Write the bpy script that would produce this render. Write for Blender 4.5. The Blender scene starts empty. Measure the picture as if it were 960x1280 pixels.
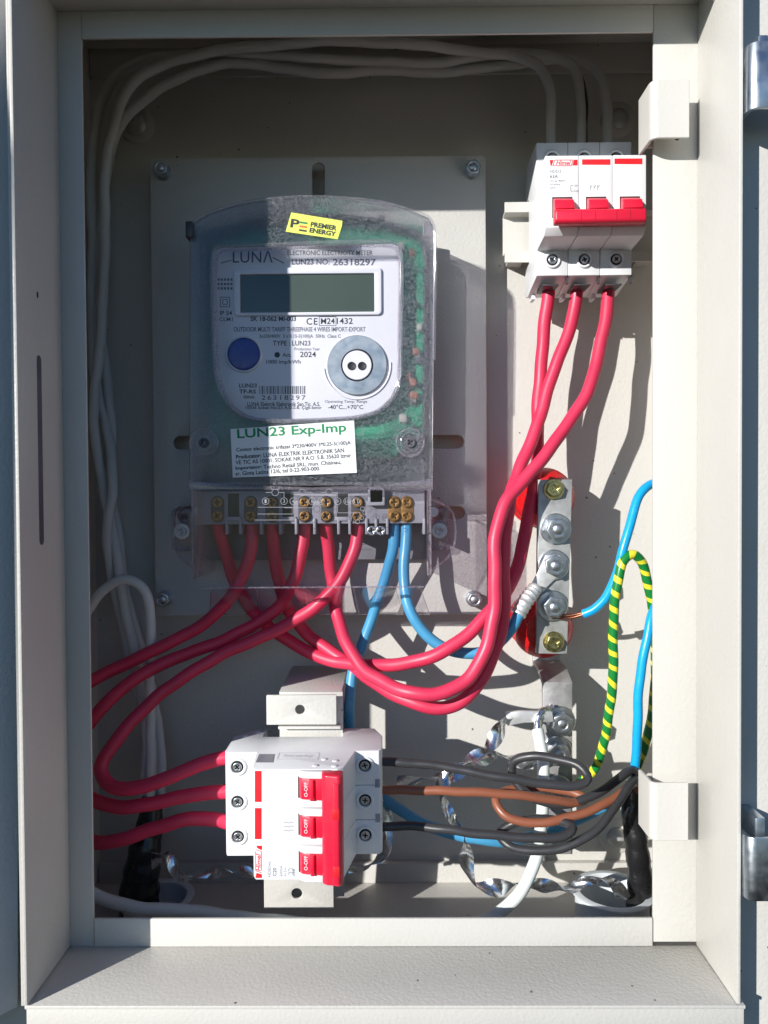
import bpy, bmesh, math, random
from mathutils import Vector, Matrix
random.seed(7)
SC = bpy.context.scene
# ------------------------------------------------------------------ camera, world, sun, exposure
F = 940.0                                   # focal length in photograph pixels (960 x 1280)
PITCH, YAW, ROLL = math.radians(1.10), math.radians(0.49), math.radians(-0.36)
CAMR = Matrix.Rotation(YAW, 3, 'Z') @ Matrix.Rotation(math.pi/2 - PITCH, 3, 'X') @ Matrix.Rotation(ROLL, 3, 'Z')
cam_data = bpy.data.cameras.new('camera'); cam = bpy.data.objects.new('camera', cam_data)
SC.collection.objects.link(cam); SC.camera = cam
cam_data.sensor_fit = 'VERTICAL'; cam_data.sensor_height = 36.0; cam_data.lens = 36.0*F/1280.0
cam_data.clip_start = 0.01; cam_data.clip_end = 200.0
cam.matrix_world = CAMR.to_4x4()

SUN_TO = Vector((-0.92, -1.0, 0.43)).normalized()      # from the cabinet towards the sun
elev = math.asin(SUN_TO.z); azim = math.atan2(SUN_TO.x, SUN_TO.y)
world = bpy.data.worlds.new('World'); SC.world = world; world.use_nodes = True
wn = world.node_tree; wn.nodes.clear()
wo = wn.nodes.new('ShaderNodeOutputWorld'); wb = wn.nodes.new('ShaderNodeBackground')
ws = wn.nodes.new('ShaderNodeTexSky'); ws.sky_type = 'NISHITA'; ws.sun_disc = False
ws.air_density = 0.9; ws.dust_density = 0.0; ws.ozone_density = 5.5; ws.sun_elevation = elev; ws.sun_rotation = azim
wb.inputs['Strength'].default_value = 0.088
wn.links.new(ws.outputs[0], wb.inputs[0]); wn.links.new(wb.outputs[0], wo.inputs[0])
sl = bpy.data.lights.new('sun', 'SUN'); sl.energy = 5.0; sl.angle = math.radians(0.5); sl.color = (1.0, 0.975, 0.94)
so = bpy.data.objects.new('sun', sl); SC.collection.objects.link(so)
so.rotation_euler = SUN_TO.to_track_quat('Z', 'Y').to_euler()
vs = SC.view_settings; vs.view_transform = 'Standard'; vs.look = 'None'; vs.exposure = 0.36; vs.gamma = 1.0; vs.use_curve_mapping = False
SC.cycles.transparent_max_bounces = 32; SC.cycles.max_bounces = 10; SC.cycles.diffuse_bounces = 5
SC.cycles.use_denoising = True

# ------------------------------------------------------------------ helpers (millimetres in, metres out)
def P(px, py, d):
    r = CAMR @ Vector(((px-480.0)/F, (640.0-py)/F, -1.0)); return r*(d/r.y)
def PZ(px, py, z):
    r = CAMR @ Vector(((px-480.0)/F, (640.0-py)/F, -1.0)); return r*(z/r.z)
MM = 0.001
ORG = {}
def finish(me, sharp=35):
    me.shade_smooth(); me.set_sharp_from_angle(angle=math.radians(sharp)); return me
def mesh_from(verts, faces, sharp=35, name='m'):
    me = bpy.data.meshes.new(name); me.from_pydata([tuple(Vector(v)*MM) for v in verts], [], faces); me.validate(); me.update()
    return finish(me, sharp)
def mesh_bm(bm, sharp=35):
    for v in bm.verts: v.co *= MM
    bmesh.ops.recalc_face_normals(bm, faces=bm.faces)
    me = bpy.data.meshes.new('m'); bm.to_mesh(me); bm.free(); return finish(me, sharp)
def make(name, me, material, parent=None, loc=None):
    o = bpy.data.objects.new(name, me); SC.collection.objects.link(o)
    if material is not None and len(me.materials) == 0: me.materials.append(material)
    l = Vector(loc)*MM if loc is not None else Vector((0, 0, 0))
    o.location = l; ORG[o.name] = l
    if parent is not None:
        o.parent = parent; o.matrix_parent_inverse = Matrix.Translation(-ORG[parent.name])
    return o
def thing(name, loc, label, cat, group=None):
    o = bpy.data.objects.new(name, None); SC.collection.objects.link(o); o.empty_display_size = 0.01
    o.location = Vector(loc)*MM; ORG[o.name] = Vector(loc)*MM
    return tag(o, label, cat, group)
def tag(o, label, cat, group=None):
    o['label'] = label; o['category'] = cat
    if group: o['group'] = group
    return o
def box_me(x0, x1, y0, y1, z0, z1, bev=0.0, seg=2):
    bm = bmesh.new()
    vs_ = [bm.verts.new(c) for c in ((x0,y0,z0),(x1,y0,z0),(x1,y1,z0),(x0,y1,z0),(x0,y0,z1),(x1,y0,z1),(x1,y1,z1),(x0,y1,z1))]
    for f in ((0,3,2,1),(4,5,6,7),(0,1,5,4),(1,2,6,5),(2,3,7,6),(3,0,4,7)): bm.faces.new([vs_[i] for i in f])
    if bev > 0: bmesh.ops.bevel(bm, geom=list(bm.edges), offset=bev, segments=seg, affect='EDGES', profile=0.5)
    return mesh_bm(bm)
def prism_me(poly, a0, a1, plane='xy', bev=0.0, seg=2, minang=20):
    """poly in the plane's two axes, extruded along the third: 'xy' along z, 'zy' along x, 'xz' along y"""
    def mp(p, t):
        return {'xy': (p[0], p[1], t), 'zy': (t, p[1], p[0]), 'xz': (p[0], t, p[1])}[plane]
    bm = bmesh.new()
    A = [bm.verts.new(mp(p, a0)) for p in poly]; B = [bm.verts.new(mp(p, a1)) for p in poly]
    bm.faces.new(A); bm.faces.new(B[::-1]); n = len(poly)
    for i in range(n): bm.faces.new((A[i], B[i], B[(i+1) % n], A[(i+1) % n]))
    bmesh.ops.recalc_face_normals(bm, faces=bm.faces)
    if bev > 0:
        es = [e for e in bm.edges if len(e.link_faces) == 2 and e.calc_face_angle(0) > math.radians(minang)]
        bmesh.ops.bevel(bm, geom=es, offset=bev, segments=seg, affect='EDGES', profile=0.5, clamp_overlap=True)
    return mesh_bm(bm)
def curve_plate(outlines, d, th, bev=0.0, local=False):
    """flat plate facing the camera from 2D outlines in (x, z) mm with holes; front face at depth d, th thick"""
    cu = bpy.data.curves.new('c', 'CURVE'); cu.dimensions = '2D'; cu.fill_mode = 'BOTH'
    for o in outlines:
        sp = cu.splines.new('POLY'); sp.points.add(len(o)-1); sp.use_cyclic_u = True
        for p, q in zip(sp.points, o): p.co = (q[0], q[1], 0, 1)
    cu.extrude = max(th/2 - bev, 0.001); cu.bevel_depth = bev; cu.bevel_resolution = 2; cu.offset = -bev
    ob = bpy.data.objects.new('c', cu); me = bpy.data.meshes.new_from_object(ob)
    bpy.data.objects.remove(ob); bpy.data.curves.remove(cu)
    for v in me.vertices:
        x, y, z = v.co; v.co = (x*MM, (d + th/2 - z)*MM, y*MM)
    me.materials.clear(); bm = bmesh.new(); bm.from_mesh(me); bmesh.ops.remove_doubles(bm, verts=bm.verts, dist=1e-7)
    bmesh.ops.recalc_face_normals(bm, faces=bm.faces); bm.to_mesh(me); bm.free(); me.update(); return finish(me)
def px_outline(pts, d): return [(lambda v: (v.x, v.z))(P(x, y, d)) for x, y in pts]
def circ(cx, cz, r, n=32): return [(cx + r*math.cos(2*math.pi*i/n), cz + r*math.sin(2*math.pi*i/n)) for i in range(n)]
def rrect(x0, x1, z0, z1, r, n=6, rs=None):
    rs = rs or (r, r, r, r); out = []       # corners: bottom-left, bottom-right, top-right, top-left
    for (cx, cz, a0), rr in zip(((x0, z0, 180), (x1, z0, 270), (x1, z1, 0), (x0, z1, 90)), rs):
        sx = 1 if cx == x0 else -1; sz = 1 if cz == z0 else -1
        for i in range(n+1):
            a = math.radians(a0 + 90*i/n); out.append((cx + sx*rr + rr*math.cos(a), cz + sz*rr + rr*math.sin(a)))
    return out
def lathe_me(profile, axis='y', n=32, closed=False):
    """profile: (radius, height); 'y' points towards the camera (-y) with height, 'z' up, 'x' right"""
    vs_, fs = [], []
    for r, h in profile:
        for i in range(n):
            a = 2*math.pi*i/n; c, s = r*math.cos(a), r*math.sin(a)
            vs_.append({'y': (c, -h, s), 'z': (c, s, h), 'x': (h, c, s)}[axis])
    m = len(profile)
    for j in range(m-1 if not closed else m):
        k = (j+1) % m
        for i in range(n): fs.append((j*n+i, j*n+(i+1) % n, k*n+(i+1) % n, k*n+i))
    bm = bmesh.new(); bv = [bm.verts.new(v) for v in vs_]; bm.verts.ensure_lookup_table()
    for f in fs: bm.faces.new([bv[i] for i in f])
    if not closed:
        if profile[0][0] > 1e-6: bm.faces.new([bv[i] for i in range(n)])
        if profile[-1][0] > 1e-6: bm.faces.new([bv[(m-1)*n+i] for i in range(n)])
    bmesh.ops.remove_doubles(bm, verts=bm.verts, dist=1e-5)
    return mesh_bm(bm)
def spline(pts, step=2.0):
    pts = [Vector(p) for p in pts]; out = []
    P_ = [pts[0]*2 - pts[1]] + pts + [pts[-1]*2 - pts[-2]]
    for i in range(1, len(P_)-2):
        p0, p1, p2, p3 = P_[i-1:i+3]
        t0 = 0.0; t1 = t0 + max((p1-p0).length, 1e-3)**0.5; t2 = t1 + max((p2-p1).length, 1e-3)**0.5; t3 = t2 + max((p3-p2).length, 1e-3)**0.5
        n = max(2, int((p2-p1).length/step))
        for k in range(n):
            t = t1 + (t2-t1)*k/n
            a1 = p0*((t1-t)/(t1-t0)) + p1*((t-t0)/(t1-t0)); a2 = p1*((t2-t)/(t2-t1)) + p2*((t-t1)/(t2-t1)); a3 = p2*((t3-t)/(t3-t2)) + p3*((t-t2)/(t3-t2))
            b1 = a1*((t2-t)/(t2-t0)) + a2*((t-t0)/(t2-t0)); b2 = a2*((t3-t)/(t3-t1)) + a3*((t-t1)/(t3-t1))
            out.append(b1*((t2-t)/(t2-t1)) + b2*((t-t1)/(t2-t1)))
    out.append(pts[-1]); return out
def frames(path):
    T = []
    for i in range(len(path)):
        T.append((path[min(i+1, len(path)-1)] - path[max(i-1, 0)]).normalized())
    up = Vector((0, -1, 0)) if abs(T[0].y) < 0.9 else Vector((1, 0, 0))
    N = [(up - T[0]*up.dot(T[0])).normalized()]
    for i in range(1, len(path)):
        n_ = N[-1] - T[i]*N[-1].dot(T[i]); N.append(n_.normalized())
    return T, N
def tube_me(path, r, n=14, caps=True):
    T, N = frames(path); vs_, fs, uvs = [], [], []
    L = 0.0; Ls = []
    for i, p in enumerate(path):
        if i: L += (p - path[i-1]).length
        Ls.append(L); B = T[i].cross(N[i]); rr = r(i/(len(path)-1), L) if callable(r) else r
        for k in range(n):
            a = 2*math.pi*k/n; vs_.append(p + (N[i]*math.cos(a) + B*math.sin(a))*rr)
    m = len(path)
    for i in range(m-1):
        for k in range(n):
            fs.append((i*n+k, i*n+(k+1) % n, (i+1)*n+(k+1) % n, (i+1)*n+k))
            uvs.append(((Ls[i], k/n), (Ls[i], (k+1)/n), (Ls[i+1], (k+1)/n), (Ls[i+1], k/n)))
    if caps:
        fs.append(tuple(range(n))[::-1]); uvs.append(((0, 0),)*n)
        fs.append(tuple((m-1)*n+k for k in range(n))); uvs.append(((L, 0),)*n)
    me = bpy.data.meshes.new('tube'); me.from_pydata([tuple(v*MM) for v in vs_], [], fs)
    uv = me.uv_layers.new(name='UVMap'); j = 0
    for f in uvs:
        for c in f: uv.data[j].uv = c; j += 1
    me.update(); return finish(me, 50)
def pxpath(pts, step=2.0): return spline([P(*p) for p in pts], step)
def ribbon_me(path, w, turns, th=0.25, phase=0.0, crinkle=0.5):
    T, N = frames(path); vs_, fs = [], []; m = len(path); K = 5
    rnd = random.Random(int(w*100) + m)
    for i, p in enumerate(path):
        a = phase + turns*2*math.pi*i/(m-1); B = T[i].cross(N[i])
        n1 = N[i]*math.cos(a) + B*math.sin(a); n2 = T[i].cross(n1)
        ww = w*(0.8 + 0.25*math.sin(i*0.37 + phase))
        for s in (0.5, -0.5):
            for k in range(K):
                t = k/(K-1) - 0.5; cup = (t*t - 0.1)*w*0.5 + rnd.uniform(-1, 1)*crinkle*0.28
                vs_.append(p + n1*(t*ww) + n2*(cup + s*th))
    R = 2*K
    for i in range(m-1):
        b, c = i*R, (i+1)*R
        for k in range(K-1):
            fs.append((b+k, b+k+1, c+k+1, c+k)); fs.append((b+K+k+1, b+K+k, c+K+k, c+K+k+1))
        fs.append((b+K, b, c, c+K)); fs.append((b+K-1, b+2*K-1, c+2*K-1, c+K-1))
    me = mesh_from(vs_, fs, 28); return me
def text_verts(s, bold=0.0, shear=0.0, spacing=1.0):
    cu = bpy.data.curves.new('t', 'FONT'); cu.body = s; cu.size = 1.0; cu.shear = shear; cu.offset = bold; cu.space_character = spacing; cu.resolution_u = 3
    ob = bpy.data.objects.new('t', cu); me = bpy.data.meshes.new_from_object(ob)
    V = [v.co.xy.copy() for v in me.vertices]; Fs = [tuple(p.vertices) for p in me.polygons]
    bpy.data.objects.remove(ob); bpy.data.curves.remove(cu); bpy.data.meshes.remove(me); return V, Fs
class Print:
    """flat print: text, bars and outlines laid out on a plane given by a mapping from photo pixels"""
    def __init__(s, fn): s.fn = fn; s.v = []; s.f = []
    def text(s, body, x0, y0, w, h, ang=0.0, bold=0.0, shear=0.0, spacing=1.0):
        V, Fs = text_verts(body, bold, shear, spacing)
        if not V: return
        xa = min(v.x for v in V); xb = max(v.x for v in V); ya = min(v.y for v in V); yb = max(v.y for v in V)
        c, sn = math.cos(math.radians(ang)), math.sin(math.radians(ang)); b = len(s.v)
        for v in V:
            u = (v.x-xa)/(xb-xa)*w; t = (v.y-ya)/(yb-ya)*h
            s.v.append(s.fn(x0 + u*c - t*sn, y0 - (u*sn + t*c)))
        s.f += [tuple(b+i for i in f) for f in Fs]
    def quad(s, pts):
        b = len(s.v); s.v += [s.fn(*p) for p in pts]; s.f.append(tuple(range(b, b+len(pts))))
    def line(s, x0, y0, x1, y1, w):
        dx, dy = x1-x0, y1-y0; l = math.hypot(dx, dy); nx, ny = -dy/l*w/2, dx/l*w/2
        s.quad([(x0+nx, y0+ny), (x1+nx, y1+ny), (x1-nx, y1-ny), (x0-nx, y0-ny)])
    def ring(s, cx, cy, r, w, n=20):
        for i in range(n):
            a, b = 2*math.pi*i/n, 2*math.pi*(i+1)/n
            s.quad([(cx+(r+w/2)*math.cos(a), cy+(r+w/2)*math.sin(a)), (cx+(r+w/2)*math.cos(b), cy+(r+w/2)*math.sin(b)),
                    (cx+(r-w/2)*math.cos(b), cy+(r-w/2)*math.sin(b)), (cx+(r-w/2)*math.cos(a), cy+(r-w/2)*math.sin(a))])
    def disc(s, cx, cy, r, n=20): s.quad([(cx+r*math.cos(2*math.pi*i/n), cy+r*math.sin(2*math.pi*i/n)) for i in range(n)])
    def mesh(s): return mesh_from(s.v, s.f, 80)

# ------------------------------------------------------------------ materials
def nodes_of(name):
    m = bpy.data.materials.new(name); m.use_nodes = True; nt = m.node_tree; b = nt.nodes['Principled BSDF']; return m, nt, b
def objcoord(nt):
    return nt.nodes.new('ShaderNodeTexCoord').outputs['Object']
def noise(nt, vec, scale, detail=3, rough=0.5):
    n = nt.nodes.new('ShaderNodeTexNoise'); n.inputs['Scale'].default_value = scale; n.inputs['Detail'].default_value = detail
    n.inputs['Roughness'].default_value = rough; nt.links.new(vec, n.inputs['Vector']); return n.outputs['Fac']
def ramp(nt, fac, stops):
    r = nt.nodes.new('ShaderNodeValToRGB'); e = r.color_ramp.elements
    e[0].position, e[0].color = stops[0][0], (*stops[0][1], 1); e[1].position, e[1].color = stops[-1][0], (*stops[-1][1], 1)
    for p, c in stops[1:-1]: q = e.new(p); q.color = (*c, 1)
    nt.links.new(fac, r.inputs[0]); return r.outputs[0]
def bump(nt, b, h, strength, dist):
    n = nt.nodes.new('ShaderNodeBump'); n.inputs['Strength'].default_value = strength; n.inputs['Distance'].default_value = dist
    nt.links.new(h, n.inputs['Height']); nt.links.new(n.outputs[0], b.inputs['Normal']); return n
def mixc(nt, fac, a, b):
    n = nt.nodes.new('ShaderNodeMix'); n.data_type = 'RGBA'
    nt.links.new(fac, n.inputs[0])
    for sock, v in ((n.inputs[6], a), (n.inputs[7], b)):
        if isinstance(v, tuple): sock.default_value = (*v, 1)
        else: nt.links.new(v, sock)
    return n.outputs[2]
def simple(name, col, rough=0.45, metal=0.0, var=0.06, nscale=60, bstr=0.0, bscale=400, bdist=0.0002, coat=0.0, spec=0.5, rvar=0.1):
    m, nt, b = nodes_of(name); oc = objcoord(nt)
    n = noise(nt, oc, nscale, 4)
    lo = tuple(max(0, c*(1-var)) for c in col); hi = tuple(min(1, c*(1+var)) for c in col)
    nt.links.new(ramp(nt, n, [(0.3, lo), (0.7, hi)]), b.inputs['Base Color'])
    b.inputs['Metallic'].default_value = metal; b.inputs['Specular IOR Level'].default_value = spec
    n2 = noise(nt, oc, nscale*2.7, 5)
    r = ramp(nt, n2, [(0.25, (max(0.02, rough-rvar),)*3), (0.75, (min(1, rough+rvar),)*3)]); nt.links.new(r, b.inputs['Roughness'])
    if bstr > 0: bump(nt, b, noise(nt, oc, bscale, 3), bstr, bdist)
    if coat: b.inputs['Coat Weight'].default_value = coat; b.inputs['Coat Roughness'].default_value = 0.15
    return m
def powder(name, col, specks=True, rough=0.42, bs=0.35):
    m, nt, b = nodes_of(name); oc = objcoord(nt)
    big = noise(nt, oc, 9, 4); c = ramp(nt, big, [(0.3, tuple(x*0.95 for x in col)), (0.7, tuple(min(1, x*1.03) for x in col))])
    if specks:
        v = nt.nodes.new('ShaderNodeTexVoronoi'); v.inputs['Scale'].default_value = 95; nt.links.new(oc, v.inputs['Vector'])
        w = nt.nodes.new('ShaderNodeMath'); w.operation = 'MULTIPLY_ADD'; nt.links.new(noise(nt, oc, 420, 3), w.inputs[0]); w.inputs[1].default_value = 0.16; nt.links.new(v.outputs['Distance'], w.inputs[2])
        g = noise(nt, oc, 33, 2)
        a = nt.nodes.new('ShaderNodeMath'); a.operation = 'LESS_THAN'; a.inputs[1].default_value = 0.135; nt.links.new(w.outputs[0], a.inputs[0])
        h = nt.nodes.new('ShaderNodeMath'); h.operation = 'GREATER_THAN'; h.inputs[1].default_value = 0.51; nt.links.new(g, h.inputs[0])
        k = nt.nodes.new('ShaderNodeMath'); k.operation = 'MULTIPLY'; nt.links.new(a.outputs[0], k.inputs[0]); nt.links.new(h.outputs[0], k.inputs[1])
        c = mixc(nt, k.outputs[0], c, (0.13, 0.115, 0.09))
        dust = ramp(nt, noise(nt, oc, 24, 6, 0.65), [(0.52, (0, 0, 0)), (0.78, (0.22, 0.22, 0.22))])
        c = mixc(nt, dust, c, tuple(x*0.8 for x in (col[0], col[1]*0.97, col[2]*0.9)))
    nt.links.new(c, b.inputs['Base Color'])
    r = ramp(nt, noise(nt, oc, 30, 5), [(0.3, (rough-0.08,)*3), (0.7, (rough+0.1,)*3)]); nt.links.new(r, b.inputs['Roughness'])
    n1 = bump(nt, b, noise(nt, oc, 620, 2, 0.4), bs, 0.0005)
    return m
M = {}
M['powder'] = powder('beige_powder_coat', (0.545, 0.530, 0.490))
M['powder_plain'] = powder('beige_powder_coat_clean', (0.545, 0.530, 0.490), specks=False, bs=0.28)
M['plate'] = powder('plate_powder_coat', (0.50, 0.49, 0.458), bs=0.5, rough=0.36)
M['red'] = simple('red_pvc', (0.61, 0.030, 0.082), 0.46, var=0.10, nscale=30, bstr=0.12, bscale=180)
M['blue'] = simple('blue_pvc', (0.06, 0.28, 0.48), 0.36, var=0.06, bstr=0.06, bscale=180)
M['brightblue'] = simple('bright_blue_pvc', (0.008, 0.34, 0.70), 0.3, var=0.05)
M['blackwire'] = simple('black_rubber', (0.035, 0.035, 0.038), 0.38, var=0.1, bstr=0.06, bscale=200)
M['brown'] = simple('brown_pvc', (0.25, 0.085, 0.045), 0.4, var=0.06)
M['greycable'] = simple('grey_cable_sheath', (0.60, 0.60, 0.575), 0.5, var=0.06, nscale=25, bstr=0.1, bscale=150)
M['whitecable'] = simple('white_cable_sheath', (0.66, 0.70, 0.68), 0.4, var=0.04, nscale=25)
M['tape'] = simple('black_tape', (0.012, 0.012, 0.013), 0.28, var=0.2, nscale=35, bstr=0.6, bscale=110, bdist=0.001)
M['whiteplastic'] = simple('white_plastic', (0.74, 0.75, 0.76), 0.38, var=0.02, nscale=30, bstr=0.05, bscale=900)
M['redplastic'] = simple('red_plastic', (0.66, 0.014, 0.045), 0.36, var=0.05, nscale=50, bstr=0.05, bscale=700)
M['redins'] = simple('red_insulator_resin', (0.55, 0.008, 0.012), 0.3, var=0.1, nscale=40)
M['zinc'] = simple('zinc_plated_steel', (0.52, 0.54, 0.56), 0.38, metal=1.0, var=0.12, nscale=160, bstr=0.06, bscale=300)
M['galv'] = simple('galvanised_bar', (0.44, 0.445, 0.43), 0.5, metal=0.55, var=0.25, nscale=110, bstr=0.25, bscale=260)
M['alu'] = simple('brushed_aluminium', (0.40, 0.39, 0.385), 0.55, metal=0.6, var=0.2, nscale=140, bstr=0.5, bscale=500)
M['clip'] = simple('galvanised_clip', (0.52, 0.57, 0.62), 0.38, metal=1.0, var=0.25, nscale=70, bstr=0.2, bscale=120)
M['foil'] = simple('aluminium_foil', (0.74, 0.75, 0.78), 0.25, metal=1.0, var=0.1, nscale=90, bstr=0.35, bscale=220, bdist=0.0006)
M['tin'] = simple('tinned_lug', (0.70, 0.70, 0.69), 0.5, metal=0.7, var=0.1, nscale=120, bstr=0.3, bscale=180)
M['brass'] = simple('brass', (0.30, 0.165, 0.055), 0.45, metal=0.75, var=0.3, nscale=220, bstr=0.4, bscale=300)
M['passivated'] = simple('yellow_passivated_steel', (0.50, 0.44, 0.20), 0.3, metal=1.0, var=0.2, nscale=180)
M['copper'] = simple('bare_copper', (0.42, 0.17, 0.10), 0.32, metal=1.0, var=0.2, nscale=200)
M['dark'] = simple('dark_recess', (0.012, 0.012, 0.013), 0.6, var=0.2)
M['darkplastic'] = simple('dark_plastic', (0.05, 0.05, 0.055), 0.45)
M['greyplastic'] = simple('grey_terminal_plastic', (0.27, 0.27, 0.305), 0.45, var=0.06, bstr=0.05, bscale=500)
M['nameplate'] = simple('nameplate_plastic', (0.70, 0.70, 0.74), 0.45, var=0.015, nscale=20)
M['lcd'] = simple('lcd_glass', (0.07, 0.092, 0.068), 0.12, var=0.05, nscale=30, rvar=0.04)
M['bluebutton'] = simple('blue_button', (0.012, 0.03, 0.26), 0.3, var=0.05)
M['portmetal'] = simple('port_metal', (0.46, 0.50, 0.52), 0.40, metal=0.9, var=0.16, nscale=70, bstr=0.2, bscale=160)
M['pcb'] = simple('green_circuit_board', (0.014, 0.25, 0.13), 0.45, var=0.4, nscale=55)
M['component'] = simple('board_component', (0.30, 0.28, 0.25), 0.5, var=0.3, nscale=80)
M['interior'] = simple('meter_interior', (0.085, 0.08, 0.10), 0.6, var=0.3, nscale=40)
M['apron'] = simple('grey_base_plastic', (0.20, 0.20, 0.22), 0.5, var=0.1)
M['ink'] = simple('black_ink', (0.03, 0.03, 0.035), 0.6, var=0.1)
M['inkgrey'] = simple('grey_ink', (0.12, 0.125, 0.15), 0.6, var=0.1)
M['inknavy'] = simple('navy_ink', (0.06, 0.09, 0.17), 0.6, var=0.1)
M['inkgreen'] = simple('green_ink', (0.005, 0.22, 0.07), 0.6, var=0.1)
M['inkorange'] = simple('orange_ink', (0.75, 0.12, 0.03), 0.6, var=0.1)
M['inkred'] = simple('red_ink', (0.66, 0.012, 0.02), 0.5, var=0.05)
M['inkwhite'] = simple('white_ink', (0.75, 0.75, 0.77), 0.5, var=0.02)
M['diagram'] = simple('pale_diagram_ink', (0.32, 0.32, 0.35), 0.5, var=0.05)
M['groove'] = simple('dark_red_groove', (0.25, 0.004, 0.012), 0.5, var=0.05)
M['paper'] = simple('white_label_paper', (0.76, 0.77, 0.78), 0.55, var=0.02, nscale=30)
M['yellow'] = simple('yellow_sticker_paper', (0.72, 0.78, 0.13), 0.45, var=0.03)
M['conduit'] = simple('pale_conduit', (0.60, 0.64, 0.66), 0.35, var=0.05)
M['doorcoat'] = powder('door_powder_coat', (0.70, 0.69, 0.67), specks=False, bs=0.6)
def earth_mat():
    m, nt, b = nodes_of('green_yellow_pvc'); uv = nt.nodes.new('ShaderNodeTexCoord').outputs['UV']
    s = nt.nodes.new('ShaderNodeSeparateXYZ'); nt.links.new(uv, s.inputs[0])
    a = nt.nodes.new('ShaderNodeMath'); a.operation = 'DIVIDE'; nt.links.new(s.outputs[0], a.inputs[0]); a.inputs[1].default_value = 8.2
    c = nt.nodes.new('ShaderNodeMath'); c.operation = 'ADD'; nt.links.new(a.outputs[0], c.inputs[0]); nt.links.new(s.outputs[1], c.inputs[1])
    w = nt.nodes.new('ShaderNodeMath'); w.operation = 'MULTIPLY_ADD'; nt.links.new(noise(nt, objcoord(nt), 45, 2), w.inputs[0]); w.inputs[1].default_value = 0.9; nt.links.new(c.outputs[0], w.inputs[2])
    f = nt.nodes.new('ShaderNodeMath'); f.operation = 'FRACT'; nt.links.new(w.outputs[0], f.inputs[0])
    g = nt.nodes.new('ShaderNodeMath'); g.operation = 'LESS_THAN'; nt.links.new(f.outputs[0], g.inputs[0]); g.inputs[1].default_value = 0.36
    nt.links.new(mixc(nt, g.outputs[0], (0.008, 0.19, 0.035), (0.72, 0.66, 0.04)), b.inputs['Base Color'])
    b.inputs['Roughness'].default_value = 0.32; return m
M['earth'] = earth_mat()
def clear(name, tint, rough=0.04, frost=0.0, blur=0.0, frostcol=(0.5, 0.5, 0.55), ior=1.45, bstr=0.0, bscale=120):
    m = bpy.data.materials.new(name); m.use_nodes = True; nt = m.node_tree; nt.nodes.clear()
    out = nt.nodes.new('ShaderNodeOutputMaterial'); tr = nt.nodes.new('ShaderNodeBsdfTransparent'); tr.inputs[0].default_value = (*tint, 1)
    gl = nt.nodes.new('ShaderNodeBsdfGlossy'); gl.inputs['Roughness'].default_value = rough; gl.inputs[0].default_value = (1, 1, 1, 1)
    fr = nt.nodes.new('ShaderNodeFresnel')
    gm = nt.nodes.new('ShaderNodeNewGeometry'); io = nt.nodes.new('ShaderNodeMix'); io.inputs[2].default_value = ior; io.inputs[3].default_value = 1.0/ior
    nt.links.new(gm.outputs['Backfacing'], io.inputs[0]); nt.links.new(io.outputs[0], fr.inputs[0])      # thin sheet: same reflectance from both sides
    oc = objcoord(nt)
    if bstr > 0:
        bn = nt.nodes.new('ShaderNodeBump'); bn.inputs['Strength'].default_value = bstr; bn.inputs['Distance'].default_value = 0.0006
        nt.links.new(noise(nt, oc, bscale, 3), bn.inputs['Height']); nt.links.new(bn.outputs[0], gl.inputs['Normal']); nt.links.new(bn.outputs[0], fr.inputs['Normal'])
    base = tr.outputs[0]
    if blur > 0:
        rf = nt.nodes.new('ShaderNodeBsdfRefraction'); rf.inputs['Roughness'].default_value = 0.34; rf.inputs['IOR'].default_value = 1.25; rf.inputs[0].default_value = (*tint, 1)
        mb_ = nt.nodes.new('ShaderNodeMixShader'); mb_.inputs[0].default_value = blur; nt.links.new(base, mb_.inputs[1]); nt.links.new(rf.outputs[0], mb_.inputs[2]); base = mb_.outputs[0]
    if frost > 0:
        df = nt.nodes.new('ShaderNodeBsdfDiffuse'); df.inputs[0].default_value = (*frostcol, 1)
        tl = nt.nodes.new('ShaderNodeBsdfTranslucent'); tl.inputs[0].default_value = (*frostcol, 1)
        m2 = nt.nodes.new('ShaderNodeMixShader'); m2.inputs[0].default_value = 0.35; nt.links.new(df.outputs[0], m2.inputs[1]); nt.links.new(tl.outputs[0], m2.inputs[2])
        mx = nt.nodes.new('ShaderNodeMixShader'); nt.links.new(base, mx.inputs[1]); nt.links.new(m2.outputs[0], mx.inputs[2])
        n = noise(nt, oc, 1150, 2); r = ramp(nt, n, [(0.42, (frost*0.2,)*3), (0.62, (min(1, frost*2.6),)*3)]); nt.links.new(r, mx.inputs[0]); base = mx.outputs[0]
    mf = nt.nodes.new('ShaderNodeMixShader'); nt.links.new(fr.outputs[0], mf.inputs[0]); nt.links.new(base, mf.inputs[1]); nt.links.new(gl.outputs[0], mf.inputs[2])
    nt.links.new(mf.outputs[0], out.inputs[0]); return m
M['clear'] = clear('clear_polycarbonate', (0.955, 0.945, 0.96), 0.04, ior=1.26, frost=0.0, bstr=0.12, bscale=60)
M['clear_edge'] = clear('clear_polycarbonate_edge', (0.89, 0.87, 0.90), 0.06, frost=0.11, frostcol=(0.70, 0.65, 0.70), bstr=0.1)
M['rim'] = clear('clear_rim', (0.90, 0.89, 0.92), 0.05, frost=0.10, frostcol=(0.75, 0.74, 0.78), ior=1.6)
M['window'] = clear('clear_window', (0.975, 0.975, 0.985), 0.02, ior=1.18)
M['frosted'] = clear('frosted_polycarbonate', (0.935, 0.935, 0.945), 0.2, frost=0.085, blur=0.33, frostcol=(0.50, 0.505, 0.53), bstr=0.12, bscale=1100, ior=1.4)

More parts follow.
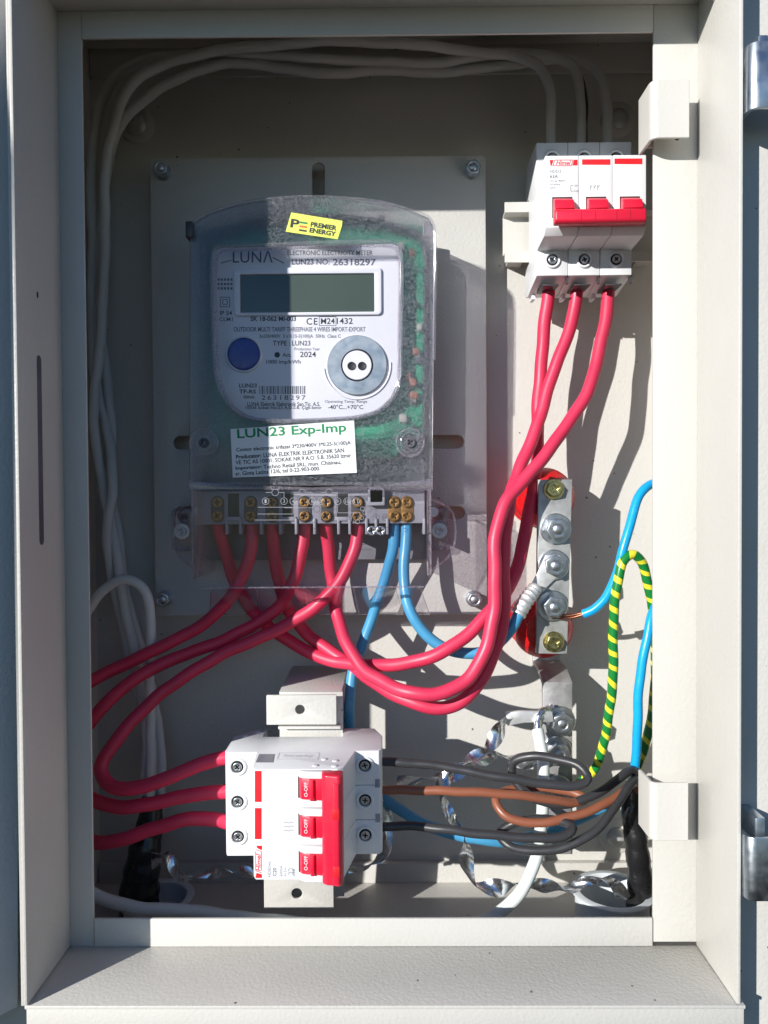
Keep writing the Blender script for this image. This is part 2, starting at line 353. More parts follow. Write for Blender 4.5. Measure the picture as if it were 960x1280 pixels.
# ------------------------------------------------------------------ shared small hardware (local meshes, axis towards the camera)
def plus(r, w):
    return [(-w,-r),(w,-r),(w,-w),(r,-w),(r,w),(w,w),(w,r),(-w,r),(-w,w),(-r,w),(-r,-w),(-w,-w)]
def hexpts(r, rot=0.0): return [(r*math.cos(math.radians(60*i+rot)), r*math.sin(math.radians(60*i+rot))) for i in range(6)]
def rot2(pts, deg):
    c, s = math.cos(math.radians(deg)), math.sin(math.radians(deg)); return [(x*c-y*s, x*s+y*c) for x, y in pts]
def cross_head(r, h, deg=20, bev=0.35):
    return curve_plate([circ(0, 0, r, 28), rot2(plus(r*0.62, r*0.15), deg)], -h, h, bev)
ME = {}
ME['cross'] = [cross_head(2.75, 1.6, a) for a in (12, 38, 61, 80)]
ME['small'] = [cross_head(2.3, 1.0, a, 0.25) for a in (15, 42, 58, 83)]
ME['brass'] = [cross_head(2.9, 1.6, a) for a in (5, 33, 52, 71)]
ME['disc'] = lathe_me([(3.0, 0.0), (3.0, 0.25), (0, 0.25)])
ME['ring'] = lathe_me([(4.6, 0), (4.5, 0.9), (4.0, 1.35), (3.4, 1.2), (3.1, 0.6), (3.05, 0.0)])
def nut_me(r, h, rot=0.0, hole=2.6):
    bm = bmesh.new(); n = 6
    return curve_plate([hexpts(r, rot), circ(0, 0, hole, 20)], -h, h, 0.45)
def dome(r, h): return lathe_me([(r, 0), (r, h*0.35), (r*0.8, h*0.75), (r*0.45, h*0.95), (0, h)])
def stud_bolt(parent, name, c, washer=8.5, nut=5.6, stud=2.9, sh=6.5, rot=0.0, m=None, flange=True):
    """washer + hex nut + threaded stud standing on a surface; c is the foot on that surface"""
    m = m or M['zinc']
    b = make(name, lathe_me([(washer, 0), (washer, 1.2), (washer-0.5, 1.6), (0, 1.6)] if flange else [(washer, 0), (washer, 1.0), (0, 1.0)]), m, parent, c)
    make('spring_washer', lathe_me([(nut*0.84, 1.6), (nut*0.86, 2.0), (nut*0.86, 3.0), (nut*0.84, 3.3), (0, 3.3)]), m, b, c)
    make('nut', nut_me(nut, 4.4, rot, stud*0.92), m, b, (c[0], c[1]-3.3, c[2]))
    prof = [(stud*0.9, 0)]; h = 3.0
    while h < sh+3.3: prof += [(stud, h), (stud*0.86, h+0.35)]; h += 0.7
    prof += [(stud*0.6, h), (0, h+0.1)]
    make('stud', lathe_me(prof, n=20), m, b, c)
    return b

# ------------------------------------------------------------------ the cabinet
D0, DF, D1, DB = 318.0, 335.0, 362.0, 475.0
XL, XR = -157.5, 147.0                      # inner faces of the collar
ZB, ZT = P(480, 1182, D1).z, P(480, 10, D1).z
OXL, OXR = P(110, 640, D1).x, P(816.5, 640, D1).x
OZB, OZT = P(480, 1147, D1).z, P(480, 44, D1).z
IX0, IX1, IZ0, IZ1 = -187.0, 187.0, -243.0, 281.0
cab = thing('meter_cabinet', (0, DB, IZ0), 'beige powder-coated steel meter cabinet standing open with recessed front collar', 'cabinet')
t = 1.5
make('back_panel', box_me(IX0-2, IX1+2, DB, DB+2, IZ0-2, IZ1+2), M['powder'], cab)
make('side_wall', box_me(IX0-2, IX0, DF+2.01, DB-0.01, IZ0-2, IZ1+2), M['powder'], cab)
make('side_wall', box_me(IX1, IX1+2, DF+2.01, DB-0.01, IZ0-2, IZ1+2), M['powder'], cab)
make('cabinet_floor', box_me(IX0+.01, IX1-.01, DF+2.01, DB-0.01, IZ0-2, IZ0), M['powder'], cab)
make('cabinet_ceiling', box_me(IX0+.01, IX1-.01, DF+2.01, DB-0.01, IZ1, IZ1+2), M['powder'], cab)
make('floor_return', prism_me([(IZ0, DB-0.3), (IZ0, DB-5.5), (IZ0+0.7, DB-5.5), (P(480,1079,DB-4).z, DB-4.5), (P(480,1079,DB-4).z, DB-0.3)], IX0+1, IX1-1, 'zy', 0.4), M['powder'], cab)
make('ceiling_return', box_me(IX0+1, IX1-1, DB-2.2, DB-0.3, P(480,96,DB).z, IZ1-0.05, 0.4), M['powder'], cab)
CT = 1.6                                    # collar sheet thickness
# front face around the collar
fx0, fx1, fz0, fz1 = IX0-8, IX1+8, IZ0-30, IZ1+30
make('front_face', curve_plate([rrect(fx0, fx1, fz0, fz1, 3), rrect(XL-CT-0.2, XR+CT+0.2, ZB-CT-0.2, ZT+CT+0.2, 0.3, 1)], DF, 2.0, 0.4), M['powder'], cab)
for nm, bx in (('collar_side', (XL-CT, XL, D0, D1-0.02, ZB+0.35, ZT-0.02)), ('collar_side', (XR, XR+CT, D0+1.0, D1-0.02, ZB+0.35, ZT-0.02)),
               ('collar_sill', (XL-CT, XR+CT+2.0, D0+0.6, D1-0.02, ZB-CT, ZB)), ('collar_head', (XL-CT, XR+CT, D0+0.6, D1-0.02, ZT, ZT+CT))):
    make(nm, box_me(*bx, bev=0.35), M['powder' if nm == 'collar_sill' else 'powder_plain'], cab)
make('collar_seam', box_me(XL-CT-1.7, XL-CT-0.25, D0+1.2, DF-0.05, ZB-0.5, ZT, 0.3), M['powder_plain'], cab)
make('sill_fold', box_me(XL-CT+0.3, XR+CT+1.8, D0+1.5, DF-0.05, ZB-CT-14, ZB-CT-0.05, 0.5), M['powder_plain'], cab)
# inner flange round the opening
slot_px = [(40, 462), (38, 695)]
make('jamb_flange', box_me(XL-CT, OXL, D1, D1+CT, ZB-1, ZT+CT, 0.4), M['powder_plain'], cab)
make('jamb_flange', box_me(OXR, XR+CT, D1, D1+CT, ZB+1.6, ZT+CT, 0.4), M['powder_plain'], cab)
make('threshold_lip', box_me(OXL+0.6, OXR-0.4, D1-0.9, D1+CT-0.9, ZB+0.02, OZB, 0.4), M['powder_plain'], cab)
make('head_lip', box_me(OXL+0.2, OXR-0.2, D1-0.4, D1+CT-0.4, OZT, ZT-0.02, 0.4), M['powder_plain'], cab)
# long oval slot and small hole in the shaded collar side: dark oval rebate plates
def side_oval(y0, y1, z0, z1):
    pts = rrect(y0, y1, z0, z1, (y1-y0)/2-0.01, 8)
    return prism_me([(b, a) for a, b in pts], XL-0.5, XL+0.06, 'zy')
ya = D0 + (D1-D0)*0.22
make('cable_slot', side_oval(335.6, 340.0, (640-697)/F*337, (640-459)/F*337), M['interior'], cab)
make('vent_hole', side_oval(336.5, 338.2, (640-388)/F*337, (640-380)/F*337), M['dark'], cab)
# latch hooks on the flange
def hook(z0, z1, bottom_shift=0.0):
    th = 1.5; xA = 121.0; dF = 350.0
    pr = [(xA, D1+6), (xA, dF+3.5)] + [(xA+3.5-3.5*math.cos(math.radians(a)), dF+3.5-3.5*math.sin(math.radians(a))) for a in (22, 45, 68)] + [(xA+3.5, dF), (138.5, dF), (138.5, dF+th), (xA+3.5, dF+th)] \
        + [(xA+3.5-2*math.cos(math.radians(a)), dF+3.5-2*math.sin(math.radians(a))) for a in (68, 45, 22)] + [(xA+th, dF+3.5), (xA+th, D1+6)]
    h = make('latch_hook', prism_me(pr, z0, z1, 'xy', 0.25, 1, 40), M['powder_plain'], cab)
    make('weld_tab', box_me(xA+th+0.02, OXR+5, D1+CT+.03, D1+CT+1.6, z0+2, z1-2, 0.2), M['powder_plain'], h)
    make('locating_pin', lathe_me([(1.1, 0), (1.1, 1.0), (0.7, 1.3), (0, 1.3)]), M['dark'], h, (134.0, dF+3.2, z0+1.2))
    return h
hook(P(838, 172, 350).z, P(838, 99, 350).z)
hook(P(838, 1051, 350).z, P(838, 979, 350).z)
# galvanised keeper clips on the front face
def keeper(z0, z1, x0, dF):
    th = 2.0; r = 4.0
    arc = lambda rr: [(x0+r-rr*math.cos(math.radians(a)), dF+r-rr*math.sin(math.radians(a))) for a in range(0, 91, 15)]
    pr = [(x0, DF-0.05)] + arc(r) + [(178, dF), (178, dF+th)] + arc(r-th)[::-1] + [(x0+th, DF-0.05)]
    k = make('keeper_clip', prism_me(pr, z0, z1, 'xy', 0.5, 2, 40), M['clip'], cab)
    make('clip_hole', lathe_me([(4.2, 0), (4.2, 0.12), (0, 0.12)]), M['dark'], k, (x0+14.5, dF-0.02, (z0+z1)/2+1))
    make('keeper_tongue', box_me(x0+6, x0+10.5, dF+6, DF-0.1, z1-4, z1+6, 0.8), M['clip'], k)
    return k
keeper(P(945, 131, 312).z, P(945, 46, 312).z, 149.4, 314.3)
keeper(P(945, 1131, 312).z, P(945, 1051, 312).z, 149.2, 314.3)
# round bolt heads with pads on the back panel
for px, py in ((172, 158), (772, 150), (770, 1045)):
    c = P(px, py, DB)
    b = make('mounting_bolt', lathe_me([(11, 0), (11, 0.7), (10.2, 1.2), (0, 1.2)]), M['powder'], cab, (c.x, DB-0.05, c.z))
    make('bolt_head', dome(6.2, 4.2), M['galv'], b, (c.x, DB-1.2, c.z))
# the door, swung open towards the low sun: a shallow pan hinged at the collar
door_ang = math.atan2(-1.0, -0.92)          # plan direction of the open door
DANG = math.radians(1.9); TILT = math.tan(math.radians(1.0))
def door():
    dv = Vector((math.cos(door_ang+DANG), math.sin(door_ang+DANG), 0)); nv = Vector((-dv.y, dv.x, 0))   # nv points to the shaded inner side or out
    if nv.x < 0: nv = -nv
    h = Vector((XL-CT-5.2, DF-4.0, 0)); W = 318.0; z0, z1 = ZB-9, ZT+9
    def slab(a0, a1, n0, n1, za, zb):
        bm = bmesh.new(); cs = []
        for z in (za, zb):
            for a, n in ((a0, n0), (a1, n0), (a1, n1), (a0, n1)):
                p = h + dv*a + nv*n; cs.append(bm.verts.new((p.x + (z+20)*TILT, p.y, z)))
        for f in ((0,3,2,1),(4,5,6,7),(0,1,5,4),(1,2,6,5),(2,3,7,6),(3,0,4,7)): bm.faces.new([cs[i] for i in f])
        bmesh.ops.bevel(bm, geom=list(bm.edges), offset=0.4, segments=1, affect='EDGES'); return mesh_bm(bm)
    d = make('door', slab(0, W, -1.5, 0, z0, z1), M['doorcoat'], cab)
    make('door_rim', slab(0.5, 2.0, -15, -1.55, z0+.5, z1-.5), M['doorcoat'], d); make('door_rim', slab(W-2, W-.5, -15, -1.55, z0+.5, z1-.5), M['doorcoat'], d)
    make('door_rim', slab(2.1, W-2.1, -15, -1.55, z0+.5, z0+2), M['doorcoat'], d); make('door_rim', slab(2.1, W-2.1, -15, -1.55, z1-2, z1-.5), M['doorcoat'], d)
    for zz in (ZB+45, ZT-45):
        make('hinge', lathe_me([(2.6, -18), (3.0, -17.5), (3.0, 17.5), (2.6, 18)], 'z', 20), M['clip'], d, (h.x+1.0, DF-3.4, zz))
door()

# ------------------------------------------------------------------ mounting plate
DP = 458.0
plate = thing('mounting_plate', (P(400, 770, DP).x, DB, P(400, 770, DP).z), 'flat grey-beige steel plate with slots bolted behind the electricity meter', 'mounting plate')
def px_rect(x0, y0, x1, y1, d): a = P(x0, (y0+y1)/2, d); b = P(x1, (y0+y1)/2, d); u = P((x0+x1)/2, y0, d); v = P((x0+x1)/2, y1, d); return a.x, b.x, v.z, u.z
pr = px_rect(191, 196, 608, 769, DP)
def slot(x0, y0, x1, y1): a = px_rect(x0, y0, x1, y1, DP); return rrect(*a, min(a[1]-a[0], a[3]-a[2])/2-0.05, 8)
make('plate_sheet', curve_plate([rrect(*pr, 1.5, 3), slot(390, 203, 406, 262), slot(217, 545, 262, 562), slot(520, 544, 580, 561), slot(528, 633, 581, 649), slot(219, 633, 262, 649)], DP, 2.0, 0.35), M['plate'], plate)
for px, py in ((205, 216), (590, 215), (207, 748), (592, 748)):
    c = P(px, py, DP); stud_bolt(plate, 'plate_bolt', (c.x, DP-0.02, c.z), washer=4.9, nut=4.6, stud=2.6, sh=4.0, rot=random.uniform(0, 60), flange=False)
    make('standoff', lathe_me([(5, 0), (5, DB-DP-2.1)], 'y', 20), M['zinc'], plate, (c.x, DB-0.02, c.z))

# ------------------------------------------------------------------ electricity meter
mb = P(390, 690, 456)
meter = thing('electricity_meter', (mb.x, 456, mb.z), 'clear-cased three-phase electricity meter with display, blue button and white label', 'electricity meter')
DM, DN = 417.0, 429.0
arc = [(237, 290), (240, 279), (262, 266), (300, 254), (345, 247.5), (390, 245.5), (435, 247.5), (480, 253), (515, 263), (536, 272), (542, 282), (543.5, 300), (542.5, 450), (541, 607), (236, 607), (236, 450)]
body = px_outline(arc, DM)
inner = [(x + (4 if x < -44 else -4), z - (3.5 if z > 60 else -1)) for x, z in body]
plate_px = [(277, 309), (490, 304), (497, 307), (500, 314), (500, 430), (499, 470), (492, 495), (474, 513), (450, 521), (420, 524), (335, 526), (310, 522), (290, 510), (277, 490), (270, 465), (268, 430), (267, 320), (270, 312)]
win = px_outline([(384 + (x-384)*1.0, 415 + (y-415)*1.0) for x, y in plate_px], DN)
winf = px_outline(plate_px, DM)
make('meter_base', curve_plate([inner], 447, 10, 0.8), M['interior'], meter)
make('inner_frame', curve_plate([inner, [(x + (1.5 if x < -44 else -1.5), z - (1.5 if z > 60 else -1.5)) for x, z in inner]], 430, 16.9, 0.4), M['interior'], meter)
pc = px_outline([(250, 288), (400, 262), (530, 284), (531, 540), (490, 572), (300, 572), (248, 540)], 440)
pb = make('circuit_board', curve_plate([pc], 440, 1.6, 0.2), M['pcb'], meter)
for k in range(26):
    px = random.choice([random.uniform(505, 525), random.uniform(265, 520), random.uniform(500, 526)]); py = random.uniform(275, 300) if px < 500 else random.uniform(290, 545)
    c = P(px, py, 440); s = random.uniform(2, 5)
    make('board_component', box_me(-s/2, s/2, -random.uniform(2, 6), 0, -s/2*random.uniform(.6, 1.5), s/2, 0.3), random.choice([M['component'], M['darkplastic'], M['component'], M['brown']]), pb, (c.x, 439.95, c.z))
# frosted cover: front sheet with the window opening, and side walls back to the plate
cov = make('cover', curve_plate([body, winf], DM, 1.8, 0.7), M['frosted'], meter)
make('cover_skirt', curve_plate([body, [(x + (2 if x < -44 else -2), z - (2 if z > 60 else -2)) for x, z in body]], DM+1.9, 36, 0.2), M['clear_edge'], meter)
make('cover_edge_highlight', tube_me(spline([Vector((x, DM+0.4, z)) for x, z in body[:13]], 2.5), 0.9, 10), M['rim'], meter)  # pale tube added for the bright highlight along the cover's arched edge
# bevelled clear frame round the nameplate
path = spline([Vector((x, DM-0.3, z)) for x, z in winf] + [Vector((winf[0][0], DM-0.3, winf[0][1]))], 2.0)
make('window_rim', tube_me(path, 1.35, 12), M['rim'], meter)
path2 = spline([Vector((x*0.985-0.7, DM+4.0, z*0.985+1.4)) for x, z in winf] + [Vector((winf[0][0]*0.985-0.7, DM+4.0, winf[0][1]*0.985+1.4))], 2.0)
make('window_seal', tube_me(path2, 0.8, 8), M['clear_edge'], meter)
make('window_pane', curve_plate([winf], DM+1.0, 1.0, 0.2), M['window'], meter)
np_ = make('nameplate', curve_plate([win], DN, 3.0, 0.8), M['nameplate'], meter)
fN = lambda off=0.0: (lambda x, y: P(x, y, DN-0.06-off))
# display with bezel
fr = px_rect(292, 334, 477, 394, DN-1.6); fi = px_rect(300, 342, 468, 390, DN-1.6)
make('display_bezel', curve_plate([rrect(*fr, 2.5), rrect(*fi, 0.6, 3)], DN-1.6, 1.6, 0.5), M['nameplate'], np_)
make('display', curve_plate([rrect(*px_rect(299.5, 341.5, 468.5, 390.5, DN-0.4), 0.5, 2)], DN-0.4, 0.35, 0.05), M['lcd'], np_)
rr = px_rect(281, 331, 488, 412, DN-0.12)
# button
c = P(305, 443, DN); make('button', lathe_me([(9.0, 0), (9.0, 1.2), (8.5, 1.9), (7.5, 2.1), (0, 1.9)], n=40), M['bluebutton'], np_, (c.x, DN-0.03, c.z))
make('button_collar', lathe_me([(10.6, 0), (10.4, 1.0), (9.9, 1.5), (9.3, 1.2), (9.2, 0)], n=40), M['nameplate'], np_, (c.x, DN-0.02, c.z))
# optical port
c = P(446.5, 457, DN)
op = make('optical_port', lathe_me([(17.0, 0), (17.0, 1.2), (16.6, 1.6), (9.3, 1.6), (9.0, 1.0), (9.0, 0)], n=48), M['portmetal'], np_, (c.x, DN-0.02, c.z))
make('port_hub', lathe_me([(8.3, 0), (8.3, 1.4), (8.0, 1.7), (0, 1.7)], n=40), M['nameplate'], op, (c.x, DN-0.02, c.z))
for px in (439.5, 452.5):
    q = P(px, 457.5, DN-1.8); make('port_eye', lathe_me([(2.4, 0), (2.4, 0.3), (1.9, 0.3), (1.6, 0.12), (0, 0.12)], n=20), M['dark'], op, (q.x, DN-1.75, q.z))
sp = [Vector((c.x + 19.0*math.cos(math.radians(a)), DN-0.3, c.z + 19.0*math.sin(math.radians(a)))) for a in range(185, 366, 9)]
make('port_guide', tube_me(sp, 0.55, 8), M['nameplate'], np_)
# print on the nameplate
ink = Print(fN()); nav = Print(fN()); gry = Print(fN())
nav.text('LUN\u039b', 291, 328.5, 50, 15, bold=0.004, spacing=1.05)
nav.line(276, 329, 290, 325, 1.1); nav.line(341, 322, 355, 329, 1.3)
gry.text('ELECTRONIC ELECTRICITY METER', 359, 319, 107, 6.0, bold=0.014); gry.text('LUN23 NO:', 365, 331, 47, 7.5, bold=0.022); gry.text('26318297', 416, 332, 54, 8.6, bold=0.027)
ink.text('SK 18-062 MI-003', 313, 401.5, 57, 6.2, bold=0.024); ink.text('CE', 383, 406, 14, 8.5, spacing=1.2, bold=0.014); ink.text('M24', 401, 405, 17.5, 7.4, bold=0.014); ink.text('1432', 421, 405, 20, 7.6, bold=0.014)
for a in ((399, 396, 420, 396), (420, 396, 420, 407), (420, 407, 399, 407), (399, 407, 399, 396)): ink.line(*a, 0.7)
gry.text('OUTDOOR MULTI TARIFF THREEPHASE 4 WIRES IMPORT-EXPORT', 292, 414.5, 165, 5.8, bold=0.020); gry.text('3x230/400V  3 x 0.15-5(100)A  50Hz  Class C', 324, 423.5, 102, 5.6, bold=0.020)
ink.text('TYPE : LUN23', 341, 432, 47, 6.2, bold=0.014); gry.text('Production Year', 368, 438, 32, 3.6, bold=0.014); ink.text('2024', 375, 446.5, 20, 7.0, bold=0.014); ink.text('Act.', 353, 446, 11, 5, bold=0.014); ink.disc(346.5, 443.5, 3.5); ink.text('1000 imp/kWh', 333, 456, 43, 6.2, bold=0.014)
ink.text('LUN23', 299, 484.5, 22, 5.2, bold=0.024); ink.text('TF-RS', 299, 492, 21, 5.2, bold=0.024); ink.text('SERIAL', 304, 498, 15, 3.4, bold=0.022)
x = 324.0; rb = random.Random(3)
while x < 382: w = rb.choice((0.6, 0.6, 1.1, 1.7)); gry.quad([(x, 482.5), (x+w, 482.5), (x+w, 492.5), (x, 492.5)]); x += w + rb.choice((0.6, 0.9, 1.4))
gry.text('26318297', 327, 500, 55, 6.0, spacing=1.35, bold=0.014); ink.text('LUNA Elektrik Elektronik San.Tic. A.S.', 309, 507.5, 91, 5.0, bold=0.014); ink.text('10036 Sokak No:23 A.O.S.B. \u00c7igli-Izmir', 307, 512.5, 95, 5.0, bold=0.014)
gry.text('Operating Temp. Range', 406, 504.5, 53, 4.4, bold=0.014); ink.text('-40\u00b0C...+70\u00b0C', 410, 511.5, 44, 5.6, bold=0.014)
for k, yy in enumerate((351, 356.5, 362)):
    for xx in range(272, 290, 4): gry.quad([(xx, yy-3), (xx+2.6, yy-3), (xx+2.6, yy), (xx, yy)])
for s_ in (0, 3): 
    x0, y0, x1, y1 = 275.5+s_, 371.5+s_, 287-s_, 383.5-s_
    for a in ((x0, y0, x1, y0), (x1, y0, x1, y1), (x1, y1, x0, y1), (x0, y1, x0, y0)): ink.line(*a, 0.8)
ink.text('IP 54', 275, 394, 15, 5.6, bold=0.014); gry.text('CLM1', 274, 401.5, 17, 5, bold=0.014)
make('lettering', ink.mesh(), M['ink'], np_); make('wordmark', nav.mesh(), M['inknavy'], np_); make('lettering', gry.mesh(), M['inkgrey'], np_)
# stickers on the cover
def sticker(name, corners, d, th, m, label):
    o = make(name, curve_plate([px_outline(corners, d)], d, th, 0.0), m, meter); o['label'] = label; return o
ys = sticker('sticker', [(364, 265.5), (428, 276), (427.5, 282), (422, 299), (357, 289.5)], DM-0.3, 0.28, M['yellow'], 'small yellow-green energy supplier sticker')
pk = Print(lambda x, y: P(x, y, DM-0.38)); A_ = -9
pk.text('P', 362.5, 284, 11, 11, A_, bold=0.03); pk.text('PREMIER', 388, 283.2, 33, 6.2, A_, bold=0.045); pk.text('ENERGY', 386.5, 290.5, 33.5, 6.2, A_, bold=0.045); pk.quad([(374, 286.3), (383.6, 287.8), (383.2, 290), (373.6, 288.5)])
make('lettering', pk.mesh(), M['ink'], ys)
pg = Print(lambda x, y: P(x, y, DM-0.38)); pg.quad([(375, 276.6), (384.6, 278.1), (384.2, 280.3), (374.6, 278.8)]); make('stripe', pg.mesh(), M['inkgreen'], ys)
pg = Print(lambda x, y: P(x, y, DM-0.38)); pg.quad([(374.5, 281.5), (384.1, 283), (383.7, 285.2), (374.1, 283.7)]); make('stripe', pg.mesh(), M['inkorange'], ys)
wl = sticker('paper_label', [(288, 536.5), (442.5, 525.5), (446, 591), (291, 597)], DM-0.3, 0.28, M['paper'], 'white paper label with green heading')
A_ = 3.6
pg = Print(lambda x, y: P(x, y, DM-0.38)); pg.text('LUN23 Exp-Imp', 297, 551.5, 136.5, 15.0, A_, bold=0.02); make('heading', pg.mesh(), M['inkgreen'], wl)
pk = Print(lambda x, y: P(x, y, DM-0.38))
pk.text('Contor electronic trifazat 3*230/400V 3*0.25-5(100)A', 295.5, 566, 143.5, 6.4, A_, bold=0.018); pk.text('Producator:', 295, 573.8, 31.5, 5.2, A_, bold=0.03); pk.text('LUNA ELEKTRIK ELEKTRONIK SAN', 329.5, 571.8, 101, 5.4, A_, bold=0.018)
pk.text('VE TIC AS 10001, SOKAK NR.9 A.O. 5.B. 35620 Izmir', 294.5, 581.6, 145, 6.0, A_, bold=0.018); pk.text('Importator:', 294.5, 588.6, 33, 5.4, A_, bold=0.03); pk.text('Techno Retail SRL, mun. Chisinau,', 329.5, 587, 97.5, 6.0, A_, bold=0.018)
pk.text('sr. Ginta Latina 12/6, tel 0-22-903-000.', 294.5, 595.5, 106, 6.0, A_, bold=0.018); make('lettering', pk.mesh(), M['ink'], wl)
# screw wells in the lower corners, clips in the upper corners
for px in (255, 513):
    c = P(px, 553.5, DM); w_ = make('screw_well', lathe_me([(8.3, 0), (8.3, 0.9), (7.6, 1.4), (6.9, 0.9), (6.5, 0.0), (6.2, -2), (5.8, -2), (5.8, 1.0), (5.3, 1.2), (4.9, 0.6), (4.6, -9), (0, -9)], n=36), M['clear_edge'], meter, (c.x, DM-0.02, c.z))
    make('screw', ME['cross'][1], M['interior'], w_, (c.x, DM+0.3, c.z))  # dark interior colour on the screw paints in the shade deep in the well
    make('well_floor', lathe_me([(4.4, 0), (4.4, 0.2), (0, 0.2)]), M['dark'], w_, (c.x, DM+0.4, c.z))
for px, s in ((237, -1), (534, 1)):
    c = P(px, 287, DM); make('cover_clip', box_me(c.x-2.2, c.x+2.2, DM-1.0, DM+9, c.z-4.5, c.z+4.5, 0.7), M['darkplastic'] if s < 0 else M['clear_edge'], meter)
# step between cover and terminal compartment
st = px_outline([(235, 600), (300, 606), (390, 609), (480, 606), (541, 598), (541.5, 613), (235, 613)], DM-3)
make('cover_ledge', curve_plate([st], DM-3, 2.6, 0.6), M['clear_edge'], meter)
# terminal block
DT = 428.0
tb = px_rect(246, 613, 531, 655, DT)
bx = make('terminal_block', box_me(tb[0], tb[1], DT, 456.5, tb[2], tb[3], 0.6), M['greyplastic'], meter)
for px in (292, 360, 428):
    a = px_rect(px-7, 617, px+7, 648, DT); make('block_window', box_me(a[0], a[1], DT-0.12, DT+0.5, a[2], a[3], 0.0), M['dark'], bx)
for px in (283, 300, 326, 350, 370, 393, 423, 437, 458, 470, 484, 530):
    a = px_rect(px-1.6, 648, px+1.6, 668, DT-1.2); make('block_rib', box_me(a[0], a[1], DT-1.3, DT+14, a[2], a[3], 0.3), M['greyplastic'], bx)
a = px_rect(246, 655.5, 532, 700, 451)
make('base_apron', box_me(a[0], a[1], 451, 456.4, a[2], a[3], 0.6), M['apron'], meter)
for x0, x1 in ((283, 300), (350, 370), (418, 440)):
    a = px_rect(x0, 646, x1, 651, DT-1.2); make('block_rib', box_me(a[0], a[1], DT-1.2, DT+6, a[2], a[3], 0.3), M['greyplastic'], bx)
n = 0
for px in (272, 313.5, 340, 381, 408, 447, 493, 508.5):
    for py in (628, 645):
        c = P(px, py, DT-0.6); s = make('terminal_screw', ME['brass'][n % 4], M['brass'], bx, (c.x, DT-0.55, c.z)); n += 1
    a = P(px, 628, DT); b = P(px, 645, DT); w = 3.75
    make('terminal_clamp', curve_plate([rrect(a.x-w, a.x+w, b.z-w, a.z+w, w-0.05, 8)], DT-0.5, 0.9, 0.15), M['brass'] if px > 480 else M['darkplastic'], bx)
    make('wire_entry', lathe_me([(4.4, 0), (4.4, -1.2), (0, -1.2)], 'z', 24), M['dark'], bx, (P(px, 655, 434).x, 436, tb[2]+1.0))
# seal post with screw between the live and neutral terminals
a = px_rect(460, 611, 481, 632, DT-5); sp_ = make('seal_post', curve_plate([rrect(*a, 0.6, 2), rrect(a[0]+1.6, a[1]-1.6, a[2]+2.0, a[3]+1.0, 0.4, 2)], DT-5, 5, 0.3), M['greyplastic'], bx)
c = P(470, 620, DT-3); make('seal_screw', ME['cross'][2], M['zinc'], sp_, (c.x, DT-1, c.z))
for px in (465, 476):
    c = P(px, 663, DT+2); make('pulse_terminal', ME['cross'][0], M['zinc'], bx, (c.x, DT-0.3, c.z))
# mounting ears with screws beside the block
for px, py, s in ((229, 664, -1), (549, 663, 1)):
    c = P(px, py, 452); e = make('mounting_ear', curve_plate([rrect(c.x-6.5, c.x+6.5, c.z-12, c.z+14, 3), circ(c.x, c.z+8, 2.2, 16)], 450, 7.5, 0.6), M['clear_edge'], meter)
    make('ear_washer', lathe_me([(4.6, 0), (4.6, 0.8), (0, 0.8)]), M['zinc'], e, (c.x, 449.9, c.z)); make('ear_screw', ME['cross'][3], M['zinc'], e, (c.x, 449.0, c.z))
    c2 = P(px + (20 if s < 0 else -8), 640, 446); make('side_terminal', lathe_me([(3.6, 0), (3.6, 7.0), (3.0, 8.0), (0, 8.0)], 'y', 20), M['zinc'], meter, (c2.x, 452, c2.z))
# clear terminal cover: front sheet, side walls, flared foot
DC = 406.0
tcx0, tcx1 = P(240, 680, DC).x, P(539, 680, DC).x; tz0, tz1 = P(390, 735, DC).z, P(390, 611, DC).z
tc = make('terminal_cover', curve_plate([rrect(tcx0, tcx1, tz0, tz1, 2.0, 6, (7, 7, 1, 1))], DC, 1.2, 0.4), M['clear'], meter)
for x in (tcx0, tcx1-1.4):
    make('cover_side', box_me(x, x+1.4, DC+1.25, 455, tz0+5, tz1, 0.3), M['clear_edge'], tc)
pA, pB = P(262, 768, 448), P(537, 768, 448)
def quad_sheet(c, th=0.8):
    n_ = (c[1]-c[0]).cross(c[3]-c[0]).normalized()*th
    v = [Vector(q) for q in c] + [Vector(q)+n_ for q in c]
    return mesh_from(v, [(0,1,2,3),(7,6,5,4),(0,4,5,1),(1,5,6,2),(2,6,7,3),(3,7,4,0)], 30)
fl = [Vector((tcx0+10, DC+0.6, tz0)), Vector((tcx1-6, DC+0.6, tz0)), Vector((pB.x, 448, pB.z)), Vector((pA.x, 448, pA.z))]
make('cover_foot', quad_sheet(fl), M['clear'], tc)
edge = lambda a, b, r=0.35: tube_me([Vector(a).lerp(Vector(b), k/6) for k in range(7)], r, 6)
make('cover_crease', edge(fl[0], fl[3]), M['clear_edge'], tc); make('cover_crease', edge(fl[1], fl[2]), M['clear_edge'], tc); make('cover_crease', edge(fl[2], fl[3]), M['clear_edge'], tc)
for k in (0.22, 0.45, 0.68, 0.88):
    a_, b_ = fl[0].lerp(fl[1], k), fl[3].lerp(fl[2], k); make('cover_crease', edge(a_, b_, 0.22), M['clear_edge'], tc)
make('cover_crease', edge((tcx0+4, DC, tz0+0.4), (tcx1-4, DC, tz0+0.4), 0.5), M['clear_edge'], tc)
for x in (tcx0+0.4, tcx1-0.4): make('cover_crease', edge((x, DC, tz0+7), (x, DC, tz1), 0.6), M['clear_edge'], tc)
